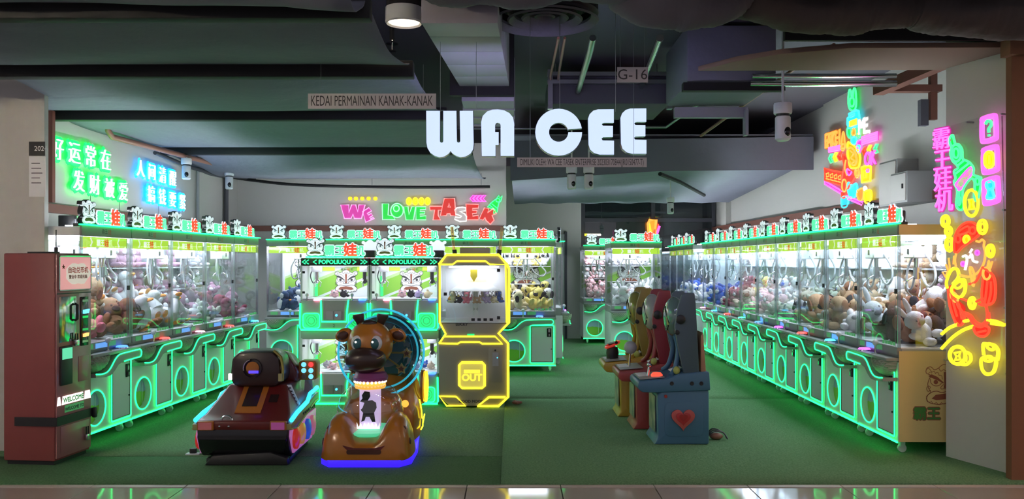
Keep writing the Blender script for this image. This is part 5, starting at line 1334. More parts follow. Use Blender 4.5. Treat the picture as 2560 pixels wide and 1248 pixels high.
for m_, wh in ((cr1, 'left'), (cr2, 'right')):
    for k in range(7):
        R = random.Random(k+len(wh))
        c1 = ['white', 'grey', 'pale pink', 'cream', 'lilac', 'cyan', 'beige'][k]
        c1 = 'blue' if c1 == 'cyan' else c1
        plush(m_, 'ball', c1, 'grey', -.26+.088*k, -.12+.12*(k % 2), .35, .42, (R.uniform(-.5, .3), R.uniform(-.5, .5), R.uniform(-2, 2)), f'small {c1} plush capsule in the lower tier of the {wh} crane', f'plush in the {wh} crane')
    for k in range(4 if wh == 'right' else 2):
        c1 = ['pale pink', 'black', 'lilac', 'cream'][k]
        plush(m_, 'ball', c1, 'grey', -.06+.10*k, -.1+.05*(k % 2), 1.152, .42, (-.4, .2*k, k), f'small {c1} plush in the upper tier of the {wh} crane', f'plush in the {wh} crane')

# ---------------------------------------------------------------- yellow outlined carousel machine
lk = thing('carousel_prize_machine', 'grey prize machine outlined in yellow light with a toy carousel', 'prize machine', (-.403, 8.9+.36, .012), 0)
LS = 235.6
def lp(p):
    return ((p[0]-243)/2.312/LS, 1.56-((p[1]/2.312+560)-655)/LS-.012)
mat('lucky_grey', (.30, .28, .22), .4)
yf = -.36
body = [lp(p) for p in ((40,235),(85,178),(385,178),(445,235),(445,575),(395,632),(445,690),(445,1000),(380,1052),(105,1052),(42,1000),(40,690),(85,640),(42,580))]
zg0, zg1 = lp((0, 572))[1], lp((0, 225))[1]
low = [lp(p) for p in ((42,575),(445,575),(395,632),(445,690),(445,1000),(380,1052),(105,1052),(42,1000),(40,690),(85,640))]
obj('lower_cabinet', MB().prism(low, yf, .36).mesh('lower_cabinet', bevel=.006), 'lucky_grey', lk)
hat = [lp(p) for p in ((40,240),(85,178),(385,178),(445,240))]
obj('crown', MB().prism(hat, yf, .36).mesh('crown', bevel=.006), 'lucky_grey', lk)
obj('roof_box', MB().box(-.16, .16, -.2, .2, lp((0, 178))[1], lp((0, 135))[1]).mesh('roof_box', bevel=.01), 'lucky_grey', lk)
gx0, gx1 = lp((50, 0))[0], lp((425, 0))[0]
obj('back_panel', MB().box(gx0, gx1, .33, .35, zg0, zg1), 'inner_white', lk)
obj('chamber_floor', MB().box(gx0, gx1, yf, .33, zg0, zg0+.008), 'inner_white', lk)
obj('chamber_lamp', MB().box(gx0+.08, gx1-.08, -.25, .25, lp((0, 246))[1]-.012, lp((0, 246))[1]), LAMP_C, lk)
obj('front_glass', MB().quad((gx0, yf-.002, zg0), (gx1, yf-.002, zg0), (gx1, yf-.002, zg1), (gx0, yf-.002, zg1)), GLASS, lk)
for x in (gx0, gx1+.06): obj('side_glass', MB().quad((x, yf, zg0), (x, .35, zg0), (x, .35, zg1), (x, yf, zg1)), GLASS, lk)
for x in (gx0-.012, gx1+.012): obj('frame_post', MB().box(x-.014, x+.014, yf-.004, yf+.03, zg0, zg1), 'lucky_grey', lk)
def yl(pts, r=.011, closed=False, nm='yellow_led', y=yf-.006): return obj(nm, MB().tube(xz([lp(p) for p in pts], y), r, 6, closed), YELLOW, lk)
yl([(40,235),(85,178),(385,178),(432,232),(445,260),(445,570),(385,632),(440,690),(440,1000),(385,1052),(265,1052),(330,1000),(425,1000)], .013)
yl([(40,235),(120,235),(145,215),(310,215),(335,235),(425,235),(432,570)], .009)
yl([(46,235),(46,570),(80,635),(42,690)], .010)
yl([(42,690),(70,650),(365,650),(408,692),(290,692),(275,682),(165,682),(150,692)], .009, True)
yl([(42,995),(85,1050),(195,1050),(140,997)], .009, True)
yl([(265,1052),(330,1000),(425,1000)], .009)
o_ = [(172,800),(292,800),(305,815),(305,935),(290,948),(175,948),(158,932),(158,815)]
yl(o_, .012, True)
ex = obj('exit_flap', MB().prism([lp(p) for p in o_], yf-.004, yf+.004), mat('flap_yellow', (.55, .5, .2), .5, emit=(1., .85, .1), es=.25), lk)
obj('flap_text', text_mesh('OUT', .10, off=.004), mat('flap_letter', (.8, .7, .1), .5, emit=(1., .8, .05), es=.7), ex, (lp((231, 0))[0], yf-.006, lp((0, 905))[1])); obj('flap_bar', MB().box(lp((185, 0))[0], lp((277, 0))[0], yf-.007, yf-.004, lp((0, 862))[1], lp((0, 842))[1]), MAT['flap_letter'], ex)
cdr = obj('coin_door', MB().box(*[lp((327, 0))[0], lp((408, 0))[0]], yf-.006, yf, lp((0, 915))[1], lp((0, 718))[1]).mesh('coin_door', bevel=.003), 'lucky_grey', lk)
obj('coin_slot', MB().box(lp((350, 0))[0], lp((385, 0))[0], yf-.012, yf-.006, lp((0, 820))[1], lp((0, 742))[1]), 'steel', cdr); obj('coin_light', MB().cyl((lp((378, 0))[0], 0, lp((0, 772))[1]), .006, yf-.016, yf-.012, 8, 'y'), MAT['button_cyan'], cdr); obj('key_hole', MB().cyl((lp((366, 0))[0], 0, lp((0, 730))[1]), .01, yf-.012, yf-.006, 10, 'y'), 'black', cdr)
obj('lucky_text', text_mesh('LUCKY', .04, off=.002), 'print_line', lk, (lp((172, 0))[0], yf-.004, lp((0, 587))[1]))
obj('good_mood_text', text_mesh('GOOD MOOD', .04, off=.002), 'print_line', lk, (lp((228, 0))[0], yf-.004, lp((0, 1032))[1]))
ind = obj('indicator', MB().box(lp((205, 0))[0], lp((245, 0))[0], yf-.02, yf, lp((0, 643))[1], lp((0, 635))[1]), GREEN_S, lk)
bp_ = obj('button_panel', MB().box(lp((212, 0))[0], lp((385, 0))[0], yf-.006, yf-.002, lp((0, 565))[1], lp((0, 540))[1]), 'white_plastic', lk)
for k in range(4): obj('key', MB().box(lp((228+35*k, 0))[0], lp((248+35*k, 0))[0], yf-.010, yf-.006, lp((0, 560))[1], lp((0, 545))[1]), 'black', bp_)
for q in ((385, 268), (78, 405), (385, 542)): obj('hinge', MB().box(lp((q[0]-9, 0))[0], lp((q[0]+9, 0))[0], yf-.012, yf-.003, lp((0, q[1]+9))[1], lp((0, q[1]-9))[1]), 'black', lk)
for r in (.008, .016, .026):
    x_, z_ = lp((252, 492))
    for s in (0, 1): obj('signal_mark', MB().tube([(x_+r*math.cos(math.radians(a)+s*PI), yf-.004, z_+r*math.sin(math.radians(a)+s*PI)) for a in range(-40, 41, 20)], .0015, 4), 'print_line', lk)
# carousel
ca = obj('carousel_canopy', MB().lathe([(.28, .0), (.27, .012), (.20, .055), (.135, .09), (.06, .11), (0, .115)], (0, .0, lp((0, 392))[1]), 36, cap=False).mesh('canopy', smooth=True), 'white_plastic', lk)
for k in range(36):
    a = 2*PI*k/36
    obj('canopy_pin', cached('pin', lambda: MB().tube([(.25, 0, .0), (.285, 0, -.012), (.285, 0, -.05)], .004, 5).mesh('canopy_pin')), 'panel_grey', ca, (0, 0, lp((0, 392))[1]), (0, 0, a))
obj('carousel_lamp', MB().lathe([(.125, 0), (.12, .06), (.10, .10), (.06, .13), (0, .14)], (0, 0, lp((0, 358))[1]+.015), 24, cap=False).mesh('lamp', smooth=True), mat('peach_lamp', (.85, .6, .45), .4, emit=(1., .55, .35), es=.55), lk)
obj('pointer', MB().prism([lp((217, 265)), lp((258, 265)), lp((258, 305)), lp((238, 338)), lp((217, 305))], -.17, -.16), mat('pointer_yellow', (.7, .55, .03), .5), lk)
obj('carousel_column', MB().cyl((0, 0, 0), .03, zg0, lp((0, 392))[1], 12), 'white_plastic', lk)
cc = ['tan', 'lilac', 'grey', 'beige', 'pale pink', 'lilac', 'yellow', 'blue', 'orange', 'cream', 'black', 'pink', 'tan', 'lilac', 'cream', 'blue']
for k, c1 in enumerate(cc):
    a = 2*PI*k/16+.1
    plush(lk, 'bear' if k % 2 else 'ball', c1, 'white', .265*math.cos(a), .265*math.sin(a), lp((0, 462))[1], .38, (0, 0, a+PI/2), f'small {c1} {"bear" if k % 2 else "ball"} keyring toy at the {["right", "rear right", "rear left", "left", "left", "front left", "front right", "right"][k//2]} side of the carousel', 'keyring toys on the carousel')
for x in (-.24, .22):
    for y in (-.28, .28): obj('caster', MB().cyl((x, y, .022), .022, -.01, .01, 12, 'x').box(x-.012, x+.012, y-.012, y+.012, .02, .06), 'caster', lk)
for px, dx in ((1130, -1), (1250, 1)):
    bx0 = (px-1185)/LS
    sk = obj('light_stick', MB().tube([(bx0-dx*.01, -.1, 1.60), (bx0+dx*.02, -.1, 1.93)], .017, 8).mesh('stick', smooth=True), glass('stick_amber' if dx > 0 else 'stick_amber_2', (.95, .72, .32), .2), lk)
    obj('stick_socket', MB().tube([(bx0-dx*.02, -.1, 1.58), (bx0-dx*.008, -.1, 1.68)], .024, 8), 'black', sk)
# ---------------------------------------------------------------- small loose things
ct = thing('storage_crate', 'small black storage crate on the roof of the first left machine', 'crate', (-3.80, 7.25, 1.858), PI/2)
obj('body', MB().box(-.09, .09, -.07, .07, 0, .10).mesh('body', bevel=.006), 'black', ct)
for k in range(6): obj('rib', MB().box(-.085+.03*k, -.075+.03*k, -.075, -.07, .01, .07), 'dark_cable', ct)
obj('side_label', MB().box(-.06, .06, -.078, -.0751, .075, .095), 'label_green', ct)
cp_ = thing('crumpled_bag', 'small crumpled brown bag on the grass beside the yellow lit machine', 'bag', (.055, 9.12, .012))
rb = random.Random(4); mb_ = MB().ell((0, 0, .022), (.06, .035, .022), nu=12, nv=7); mb_.v = [Vector(v)*rb.uniform(.88, 1.12) for v in mb_.v]
obj('bag_body', mb_.mesh('bag_body'), 'pipe_brown', cp_)
# ---------------------------------------------------------------- small floor things
ad = thing('power_adapter', 'small white floor plug board with black adapter beside the red tank ride', 'adapter', P(482, 1139, 6.75)); ad.location.z = .012
obj('base_plate', MB().box(-.05, .06, -.03, .03, 0, .012).mesh('base', bevel=.003), 'white_plastic', ad); obj('plug', MB().box(-.02, .03, -.02, .02, .012, .05).mesh('plug', bevel=.004), 'black', ad)
obj('lead', MB().tube(smooth_line([(.05, 0, .012), (.15, .02, .008), (.30, .0, .008)], 4), .005, 6), 'white_plastic', ad)
# ---------------------------------------------------------------- red tank ride
mat('tank_red', (.12, .012, .012), .38, coat=.15)
mat('tank_dark', (.020, .006, .006), .38, coat=.15)
mat('tank_orange', (.42, .15, .02), .35)
mat('tank_fender', (.40, .36, .16), .3)
mat('tread_pink', (.55, .30, .50), .35, emit=(.9, .25, .75), es=.2)
mat('gold_trim', (.50, .42, .12), .25, .6)
tk = thing('tank_ride', 'dark red tank shaped kiddie ride with cyan light strips', 'kiddie ride', (-2.04, 6.80, .012), 0)
obj('base_platform', MB().prism([(-.30, -.38), (.34, -.36), (.30, .38), (-.28, .38)], 0, .05, 'z').mesh('base', bevel=.012), 'black', tk)
obj('front_skid', MB().prism([(-.30, 0), (-.24, .075), (.20, .10), (.33, .055), (.34, 0)], -.42, -.32).mesh('skid', bevel=.01), 'black', tk)
prof = [(-.42, .30), (-.445, .22), (-.40, .12), (-.33, .055), (.26, .055), (.40, .17), (.43, .30)]
for s in (-1, 1):
    tr_ = obj('tread', MB().prism([(p[0], p[1]) for p in prof], s*.25, s*.345, 'x').mesh('tread', bevel=.01), 'black', tk)
    fr_ = obj('tread_cover', MB().prism([(-.40, .295), (-.42, .22), (-.33, .075), (.25, .075), (.38, .18), (.40, .295)], s*.345, s*.362, 'x').mesh('cover', bevel=.004), 'tread_pink', tk)
    for k, (y, c) in enumerate(((-.30, 'red'), (-.12, 'orange'), (.06, 'blue'), (.22, 'pink'))):
        wl = obj('road_wheel', MB().lathe([(.085, .0), (.082, .02), (.05, .03), (0, .032)], n=20, ax='x', cap=False).mesh('wheel', smooth=True), mat('wheel_'+c, tuple(.5*v for v in BTN[c]), .25, emit=BTN[c], es=.16), fr_, (s*.362, y, .185), (0, 0, 0 if s > 0 else PI))
    fd = obj('fender', MB().prism([(-.45, .275), (-.46, .32), (-.30, .355), (.30, .43), (.44, .43), (.44, .36), (-.30, .26)], s*.30, s*.375, 'x').mesh('fender', bevel=.006), 'tank_fender', tk)
    obj('fender_light', MB().tube([(s*.365, -.42, .345), (s*.365, -.25, .375), (s*.365, .08, .405), (s*.365, .16, .455), (s*.365, .42, .47)], .017, 8).mesh('fl', smooth=True), glow('cyan_led', (.02, .5, 1.), 2.2), fd)
    for k in range(7): obj('rivet', MB().cyl((0, -.1+.06*k, .34), .010, s*.375, s*.382, 8, 'x'), 'black', fd)
    obj('fender_edge', MB().tube([(s*.376, -.45, .285), (s*.376, -.30, .262), (s*.376, .30, .37), (s*.376, .43, .37)], .006, 6), 'gold_trim', fd)
fpl = [[(-.345, -.445, .285), (.345, -.445, .285), (.345, -.41, .30), (-.345, -.41, .30)], [(-.335, -.455, .20), (.335, -.455, .20), (.335, -.40, .2), (-.335, -.40, .2)], [(-.30, -.40, .09), (.30, -.40, .09), (.30, -.34, .09), (-.30, -.34, .09)], [(-.25, -.33, .05), (.25, -.33, .05), (.25, -.28, .05), (-.25, -.28, .05)]]
obj('front_plate', MB().loft(fpl).mesh('front_plate', bevel=.008), 'black_gloss', tk)
hull = [[(-.35, -.45, .27), (.35, -.45, .27), (.35, .42, .27), (-.35, .42, .27)], [(-.355, -.455, .345), (.355, -.455, .345), (.355, .42, .345), (-.355, .42, .345)], [(-.325, -.33, .375), (.325, -.33, .375), (.335, .42, .385), (-.335, .42, .385)], [(-.23, -.06, .565), (.23, -.06, .565), (.25, .40, .56), (-.25, .40, .56)]]
obj('hull', MB().loft(hull).mesh('hull', bevel=.02), 'tank_red', tk)
def glacis(x, t, up=.004): return (x, -.33+.27*t, .375+.19*t+up)
def gl(name, x0, x1, t0, t1, m, up=.006, par=None):
    a = [glacis(x0, t0, up), glacis(x1, t0, up), glacis(x1, t1, up), glacis(x0, t1, up)]
    return obj(name, MB().loft([a, [(p[0], p[1]+.005, p[2]-.012) for p in a]]), m, par or tk)
g_ = gl('orange_panel', -.10, .10, .02, .95, 'tank_orange'); gl('panel_inset', -.06, .055, .22, .88, 'tank_dark', .010, g_)
gl('slogan_strip', .135, .20, .38, .62, 'tank_dark', .008)
for s in (-1, 1):
    hl = obj('headlight', MB().box(s*.275-.062, s*.275+.062, -.470, -.44, .275, .345).mesh('headlight', bevel=.008), 'tank_orange', tk)
    obj('headlight_lens', MB().box(s*.275-.05, s*.275+.05, -.474, -.470, .283, .337), mat('lens_%d' % s, (.25, .10, .12) if s < 0 else (.28, .08, .22), .25, emit=(.5, .1, .1) if s < 0 else (.6, .1, .4), es=.15), hl)
for x in (-.17, -.10): obj('bolt', MB().ell((x, -.452, .305), .010, nu=8, nv=6), 'chrome', tk)
obj('tow_ring', MB().tube([(-.12+.04*math.cos(a*PI/8), -.44, .35+.03*math.sin(a*PI/8)) for a in range(9)], .008, 6), 'chrome', tk)
tur = [(-.205, .62), (-.19, .78), (-.13, .835), (.13, .835), (.19, .78), (.205, .62), (.17, .555), (-.17, .555)]
obj('turret', MB().prism(tur, -.13, .18).mesh('turret', bevel=.03), 'tank_dark', tk)
obj('turret_edge', MB().tube([(.207, -.10, .60), (.212, -.10, .70), (.196, -.10, .79), (.14, -.10, .84)], .012, 6), 'gold_trim', tk)
obj('turret_lamp', MB().box(.185, .212, -.135, -.10, .60, .66), 'tank_fender', tk); obj('turret_lamp', MB().box(-.212, -.185, -.135, -.10, .61, .66), 'lit_white', tk)
br = obj('barrel_socket', MB().lathe([(.075, -.02), (.075, .01), (.055, .01), (.055, .05), (0, .05)], (-.017, -.13, .705), 24, 'y', cap=False).mesh('barrel', smooth=True), 'tank_dark', tk)
obj('barrel_inside', MB().cyl((-.017, -.13, .705), .052, -.012, .0, 20, 'y'), 'tank_orange', br)
obj('barrel_light', MB().box(-.045, .03, -.150, -.142, .665, .685), glow('deep_blue', (.05, .03, 1.), 1.6), br)
obj('barrel_rim', MB().tube([(-.017+.07*math.cos(a*PI/12), -.152, .705+.07*math.sin(a*PI/12)) for a in range(7, 14)], .005, 6), 'chrome', br)
seat = [[(-.25, .16, .55), (.27, .16, .55), (.27, .42, .55), (-.25, .42, .55)], [(-.23, .16, .68), (.25, .16, .66), (.30, .43, .62), (-.26, .43, .68)], [(-.16, .18, .82), (.14, .18, .82), (.16, .40, .78), (-.18, .40, .80)]]
obj('seat_shell', MB().loft(seat).mesh('seat_shell', bevel=.03), 'tank_red', tk)
cbx = obj('control_box', MB().prism(rrect(.255, .405, .56, .72, .025), .22, .36).mesh('control_box', bevel=.008), 'tank_orange', tk)
for k, (bx_, bz_) in enumerate(((.30, .69), (.36, .69), (.30, .64), (.36, .64), (.30, .59), (.36, .59))):
    obj('round_button', MB().lathe([(.021, 0), (.019, -.010), (0, -.012)], (bx_, .218, bz_), 14, 'y', cap=False).mesh('rb', smooth=True), mat('btn_dull', (.25, .16, .10), .4) if k == 4 else glow('tk_btn_%d' % (k == 1), (1., .03, .03) if k == 1 else (.12, .45, .95), 1.3), cbx)
obj('control_mount', MB().prism([(.29, .42), (.37, .42), (.36, .57), (.30, .57)], .26, .32), 'chrome', tk)
wp = obj('side_decal', MB().prism([(.23, .56), (.262, .56), (.335, .40), (.305, .40)], -.05, -.035), 'print_white', tk)
for k in range(5): obj('decal_mark', MB().box(.248+.012*k, .264+.012*k, -.053, -.05, .53-.027*k, .54-.027*k), 'print_line', wp)

# ---------------------------------------------------------------- giraffe ride
mat('giraffe', (.42, .155, .012), .28, coat=.35)
mat('giraffe_dark', (.035, .016, .012), .32, coat=.2)
mat('giraffe_spot', (.06, .02, .012), .3)
mat('purple', (.22, .04, .16), .35)
mat('eye_white', (.75, .75, .75), .2)
mat('eye_blue', (.03, .12, .14), .1)
mat('gear_olive', (.28, .24, .07), .4)
gr_ = thing('giraffe_ride', 'orange giraffe kiddie ride with clear dome and blue glow underneath', 'kiddie ride', (-1.115, 6.78, .012), 0)
def hump_ring(y, w_, h, v, n=28):
    """cross section at depth y: half width w_, hump height h, valley height v"""
    pts = [(-w_*.97, y, .05)]
    for k in range(n+1):
        x = -w_+2*w_*k/n; a = abs(x)/w_
        if a > .58: z = h*math.sqrt(max(0, 1-((a-.58)/.42)**2.6))
        else: z = v+(h-v)*(.5-.5*math.cos(PI*min(1, max(0, (a-.16)/.42))))
        pts.append((x, y, max(.06, z)))
    pts.append((w_*.97, y, .05))
    return pts
rings = [hump_ring(-.46, .26, .14, .13), hump_ring(-.445, .30, .21, .15), hump_ring(-.40, .335, .30, .17), hump_ring(-.33, .35, .355, .19), hump_ring(-.22, .355, .375, .20), hump_ring(-.10, .35, .36, .20), hump_ring(.05, .33, .30, .20), hump_ring(.16, .30, .22, .19)]
obj('front_shell', MB().loft(rings).mesh('front_shell', smooth=True), 'giraffe', gr_)
sk = [(-.27, -.465), (.27, -.465), (.35, -.36), (.355, 0), (.30, .62), (-.28, .62), (-.35, 0), (-.345, -.36)]
UG = glow('blue_underglow', (.025, .008, 1.), 1.3, (.02, .01, .2))
obj('underglow_skirt', MB().prism(sk, .0, .058, 'z').mesh('skirt', bevel=.012), UG, gr_)
for x, z, y, r in ((-.27, .27, -.345, (.035, .015, .03)), (.275, .27, -.345, (.03, .012, .028)), (.33, .17, -.32, (.012, .03, .03)), (-.335, .16, -.31, (.012, .03, .035)), (-.20, .20, -.435, (.012, .01, .014))):
    obj('body_spot', MB().ell((x, y, z), r, nu=10, nv=6).mesh('spot', smooth=True), 'giraffe_spot', gr_)
obj('bumper_recess', MB().prism(rrect(-.13, .13, .10, .135, .015), -.468, -.45), 'giraffe_spot', gr_); obj('bumper_grille', MB().prism([(-.16, .165), (-.08, .145), (.08, .145), (.16, .165), (.12, .125), (-.12, .125)], -.463, -.44), 'tank_red', gr_)
obj('tray', MB().lathe([(.19, 0), (.23, .02), (.23, .035), (0, .035)], (-.015, -.12, .195), 32, cap=False).mesh('tray', smooth=True), mat('tray_green', (.2, .55, .4), .4, emit=(.1, .9, .45), es=.35), gr_)
dm = obj('clear_dome', MB().ell((-.015, -.08, .37), (.265, .25, .235), nu=32, nv=18).mesh('clear_dome', smooth=True), BUBBLE, gr_)
cyl_ = obj('lit_drum', MB().cyl((-.015, -.08, 0), .085, .24, .545, 24).mesh('drum', smooth=True), mat('drum_lit', (.7, .6, .85), .4, emit=(.75, .6, 1.), es=.45), gr_)
sil = [(-.055, .29), (-.03, .30), (-.02, .33), (.01, .33), (.03, .29), (.055, .29), (.045, .36), (.065, .40), (.06, .44), (.03, .46), (-.005, .455), (.015, .49), (.01, .525), (-.03, .53), (-.05, .50), (-.045, .475), (-.065, .45), (-.03, .44), (-.045, .40), (-.06, .385), (-.04, .36)]
obj('drum_silhouette', MB().prism([(p[0]-.015, p[1]) for p in sil], -.178, -.168), 'black', cyl_)
obj('drum_fringe', MB().prism([(-.09+.18*k/12-.015, .245 if k % 2 else .285) for k in range(13)]+[(.075, .235), (-.105, .235)], -.182, -.172), 'lit_white', cyl_)
obj('frill', MB().lathe([(.118+.004*0, .545), (.125, .56), (.12, .595), (.10, .60)], (-.015, -.08, 0), 40, cap=False).mesh('frill', smooth=True), mat('frill_yellow', (.8, .45, .08), .4, emit=(1., .5, .06), es=.7), gr_)
for k in range(24):
    a = 2*PI*k/24
    obj('frill_bead', cached('fbead', lambda: MB().ell((.122, 0, 0), .011, nu=8, nv=5).mesh('frill_bead', smooth=True)), 'lit_white', gr_, (-.015, -.08, .598), (0, 0, a))
obj('collar', MB().lathe([(.10, .595), (.135, .605), (.14, .63), (.12, .665), (.09, .675)], (-.015, -.06, 0), 32, cap=False).mesh('collar', smooth=True), 'purple', gr_)
obj('neck', MB().lathe([(.10, .65), (.088, .70), (.088, .82)], (-.005, -.02, 0), 24, cap=False).mesh('neck', smooth=True), 'giraffe', gr_)
hd_ = obj('head', MB().ell((-.03, .0, .885), (.185, .175, .19), nu=28, nv=18).mesh('head', smooth=True), 'giraffe', gr_)
obj('muzzle', MB().ell((-.045, -.125, .775), (.165, .12, .108), nu=26, nv=16).mesh('muzzle', smooth=True), 'giraffe_dark', hd_)
obj('mouth_line', MB().tube(smooth_line([(.055, -.215, .79), (.085, -.195, .80), (.105, -.18, .815)], 3), .004, 6), 'gold_trim', hd_)
for s in (-1, 1):
    ew = obj('eye', MB().ell((-.035+s*.072, -.135, .905), (.052, .04, .062), nu=18, nv=12).mesh('eye', smooth=True), 'eye_white', hd_)
    obj('iris', MB().ell((-.035+s*.068, -.158, .902), (.036, .026, .045), nu=16, nv=10).mesh('iris', smooth=True), 'eye_blue', ew)
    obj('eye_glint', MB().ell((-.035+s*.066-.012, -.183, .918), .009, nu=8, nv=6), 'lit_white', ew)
    ea = obj('ear', MB().ell((-.03+s*.215, .03, .955), (.075, .03, .055), (0, s*.35, 0), 16, 10).mesh('ear', smooth=True), 'giraffe', hd_)
    obj('inner_ear', MB().ell((-.03+s*.222, .010, .952), (.05, .02, .036), (0, s*.35, 0), 12, 8).mesh('inner_ear', smooth=True), 'giraffe_spot', ea)
    hn = obj('horn', MB().tube([(-.03+s*.075, .02, 1.03), (-.03+s*.085, .02, 1.07), (-.03+s*.097, .02, 1.105), (-.03+s*.10, .02, 1.125)], [.030, .036, .05, .046], 14).mesh('horn', smooth=True), 'giraffe_dark', hd_)
obj('forelock', MB().ell((-.03, -.04, 1.055), (.065, .05, .03), nu=14, nv=8).mesh('forelock', smooth=True), 'giraffe_dark', hd_)
# big cyan canopy behind the head
cy_ = obj('canopy', MB().lathe([(.355, 0), (.35, .08), (.31, .17), (.22, .24), (.11, .275), (0, .285)], (.03, .18, .80), 40, 'y', cap=False).mesh('canopy', smooth=True), CYANG, gr_)
obj('canopy_rim', MB().tube([(.03+.355*math.cos(a*PI/24), .18, .80+.355*math.sin(a*PI/24)) for a in range(48)], .009, 8, True).mesh('rim', smooth=True), mat('cyan_rim', (.1, .6, .7), .2, emit=(.03, .55, .85), es=.45), cy_)
obj('canopy_ring', MB().tube([(.03+.30*math.cos(a*PI/24), .22, .80+.30*math.sin(a*PI/24)) for a in range(48)], .008, 8, True).mesh('rim2', smooth=True), mat('cyan_rim2', (.1, .45, .5), .2, emit=(.03, .5, .7), es=.35), cy_)
obj('rear_shield', MB().lathe([(.30, .0), (0, .0)], (.03, .44, .80), 36, 'y', cap=False), mat('shield_dark', (.05, .10, .11), .25), cy_)
for k, a in enumerate((35, 55, 0, -35, 145, 165, 190, 220)):
    x, z = .01+.245*math.cos(math.radians(a)), .80+.22*math.sin(math.radians(a))
    stp = [(x+(.05 if q % 2 == 0 else .026)*math.sin(q*PI/5), z+(.05 if q % 2 == 0 else .026)*math.cos(q*PI/5)) for q in range(10)]
    s_ = obj('star', MB().prism(stp, .08, .11).mesh('star', bevel=.005), 'gear_olive', gr_)
    obj('star_centre', MB().prism([(x+(p[0]-x)*.5, z+(p[1]-z)*.5) for p in stp], .072, .08), 'giraffe_spot', s_)
    obj('star_arm', MB().tube([(x, .12, z), (.02, .16, .80)], .008, 6), 'gear_olive', s_)
# rear seat body
rr = [[(-.29, .10, .06), (.31, .10, .06), (.31, .10, .30), (.20, .10, .42), (-.18, .10, .42), (-.29, .10, .30)], [(-.30, .35, .06), (.335, .35, .06), (.34, .35, .36), (.28, .35, .56), (-.26, .35, .56), (-.30, .35, .36)], [(-.28, .60, .06), (.32, .60, .06), (.33, .60, .40), (.25, .60, .64), (-.24, .60, .64), (-.28, .60, .40)], [(-.22, .70, .08), (.25, .70, .08), (.26, .70, .40), (.19, .70, .60), (-.18, .70, .60), (-.22, .70, .40)]]
obj('seat_body', MB().loft(rr).mesh('seat_body', bevel=.03), 'giraffe', gr_)
ap = obj('side_wheel', MB().lathe([(.15, 0), (.145, .02), (.10, .035), (0, .035)], (.335, .50, .47), 28, 'x', cap=False).mesh('side_wheel', smooth=True), 'giraffe', gr_)
for r in (.13, .085): obj('side_wheel_led', MB().tube([(.372, .50+r*math.cos(a*PI/12), .47+r*math.sin(a*PI/12)) for a in range(24)], .007, 6, True), YELLOW, ap)
for pts in ([(.345, .22, .40), (.352, .30, .30), (.352, .36, .22)], [(.352, .42, .17), (.352, .55, .22)], [(.35, .28, .14), (.35, .42, .14), (.35, .45, .20)]):
    obj('trim_led', MB().tube(pts, .006, 6), YELLOW, gr_)
obj('warning_light', MB().ell((.25, .02, .40), (.03, .02, .03)), MAT['frill_yellow'], gr_)

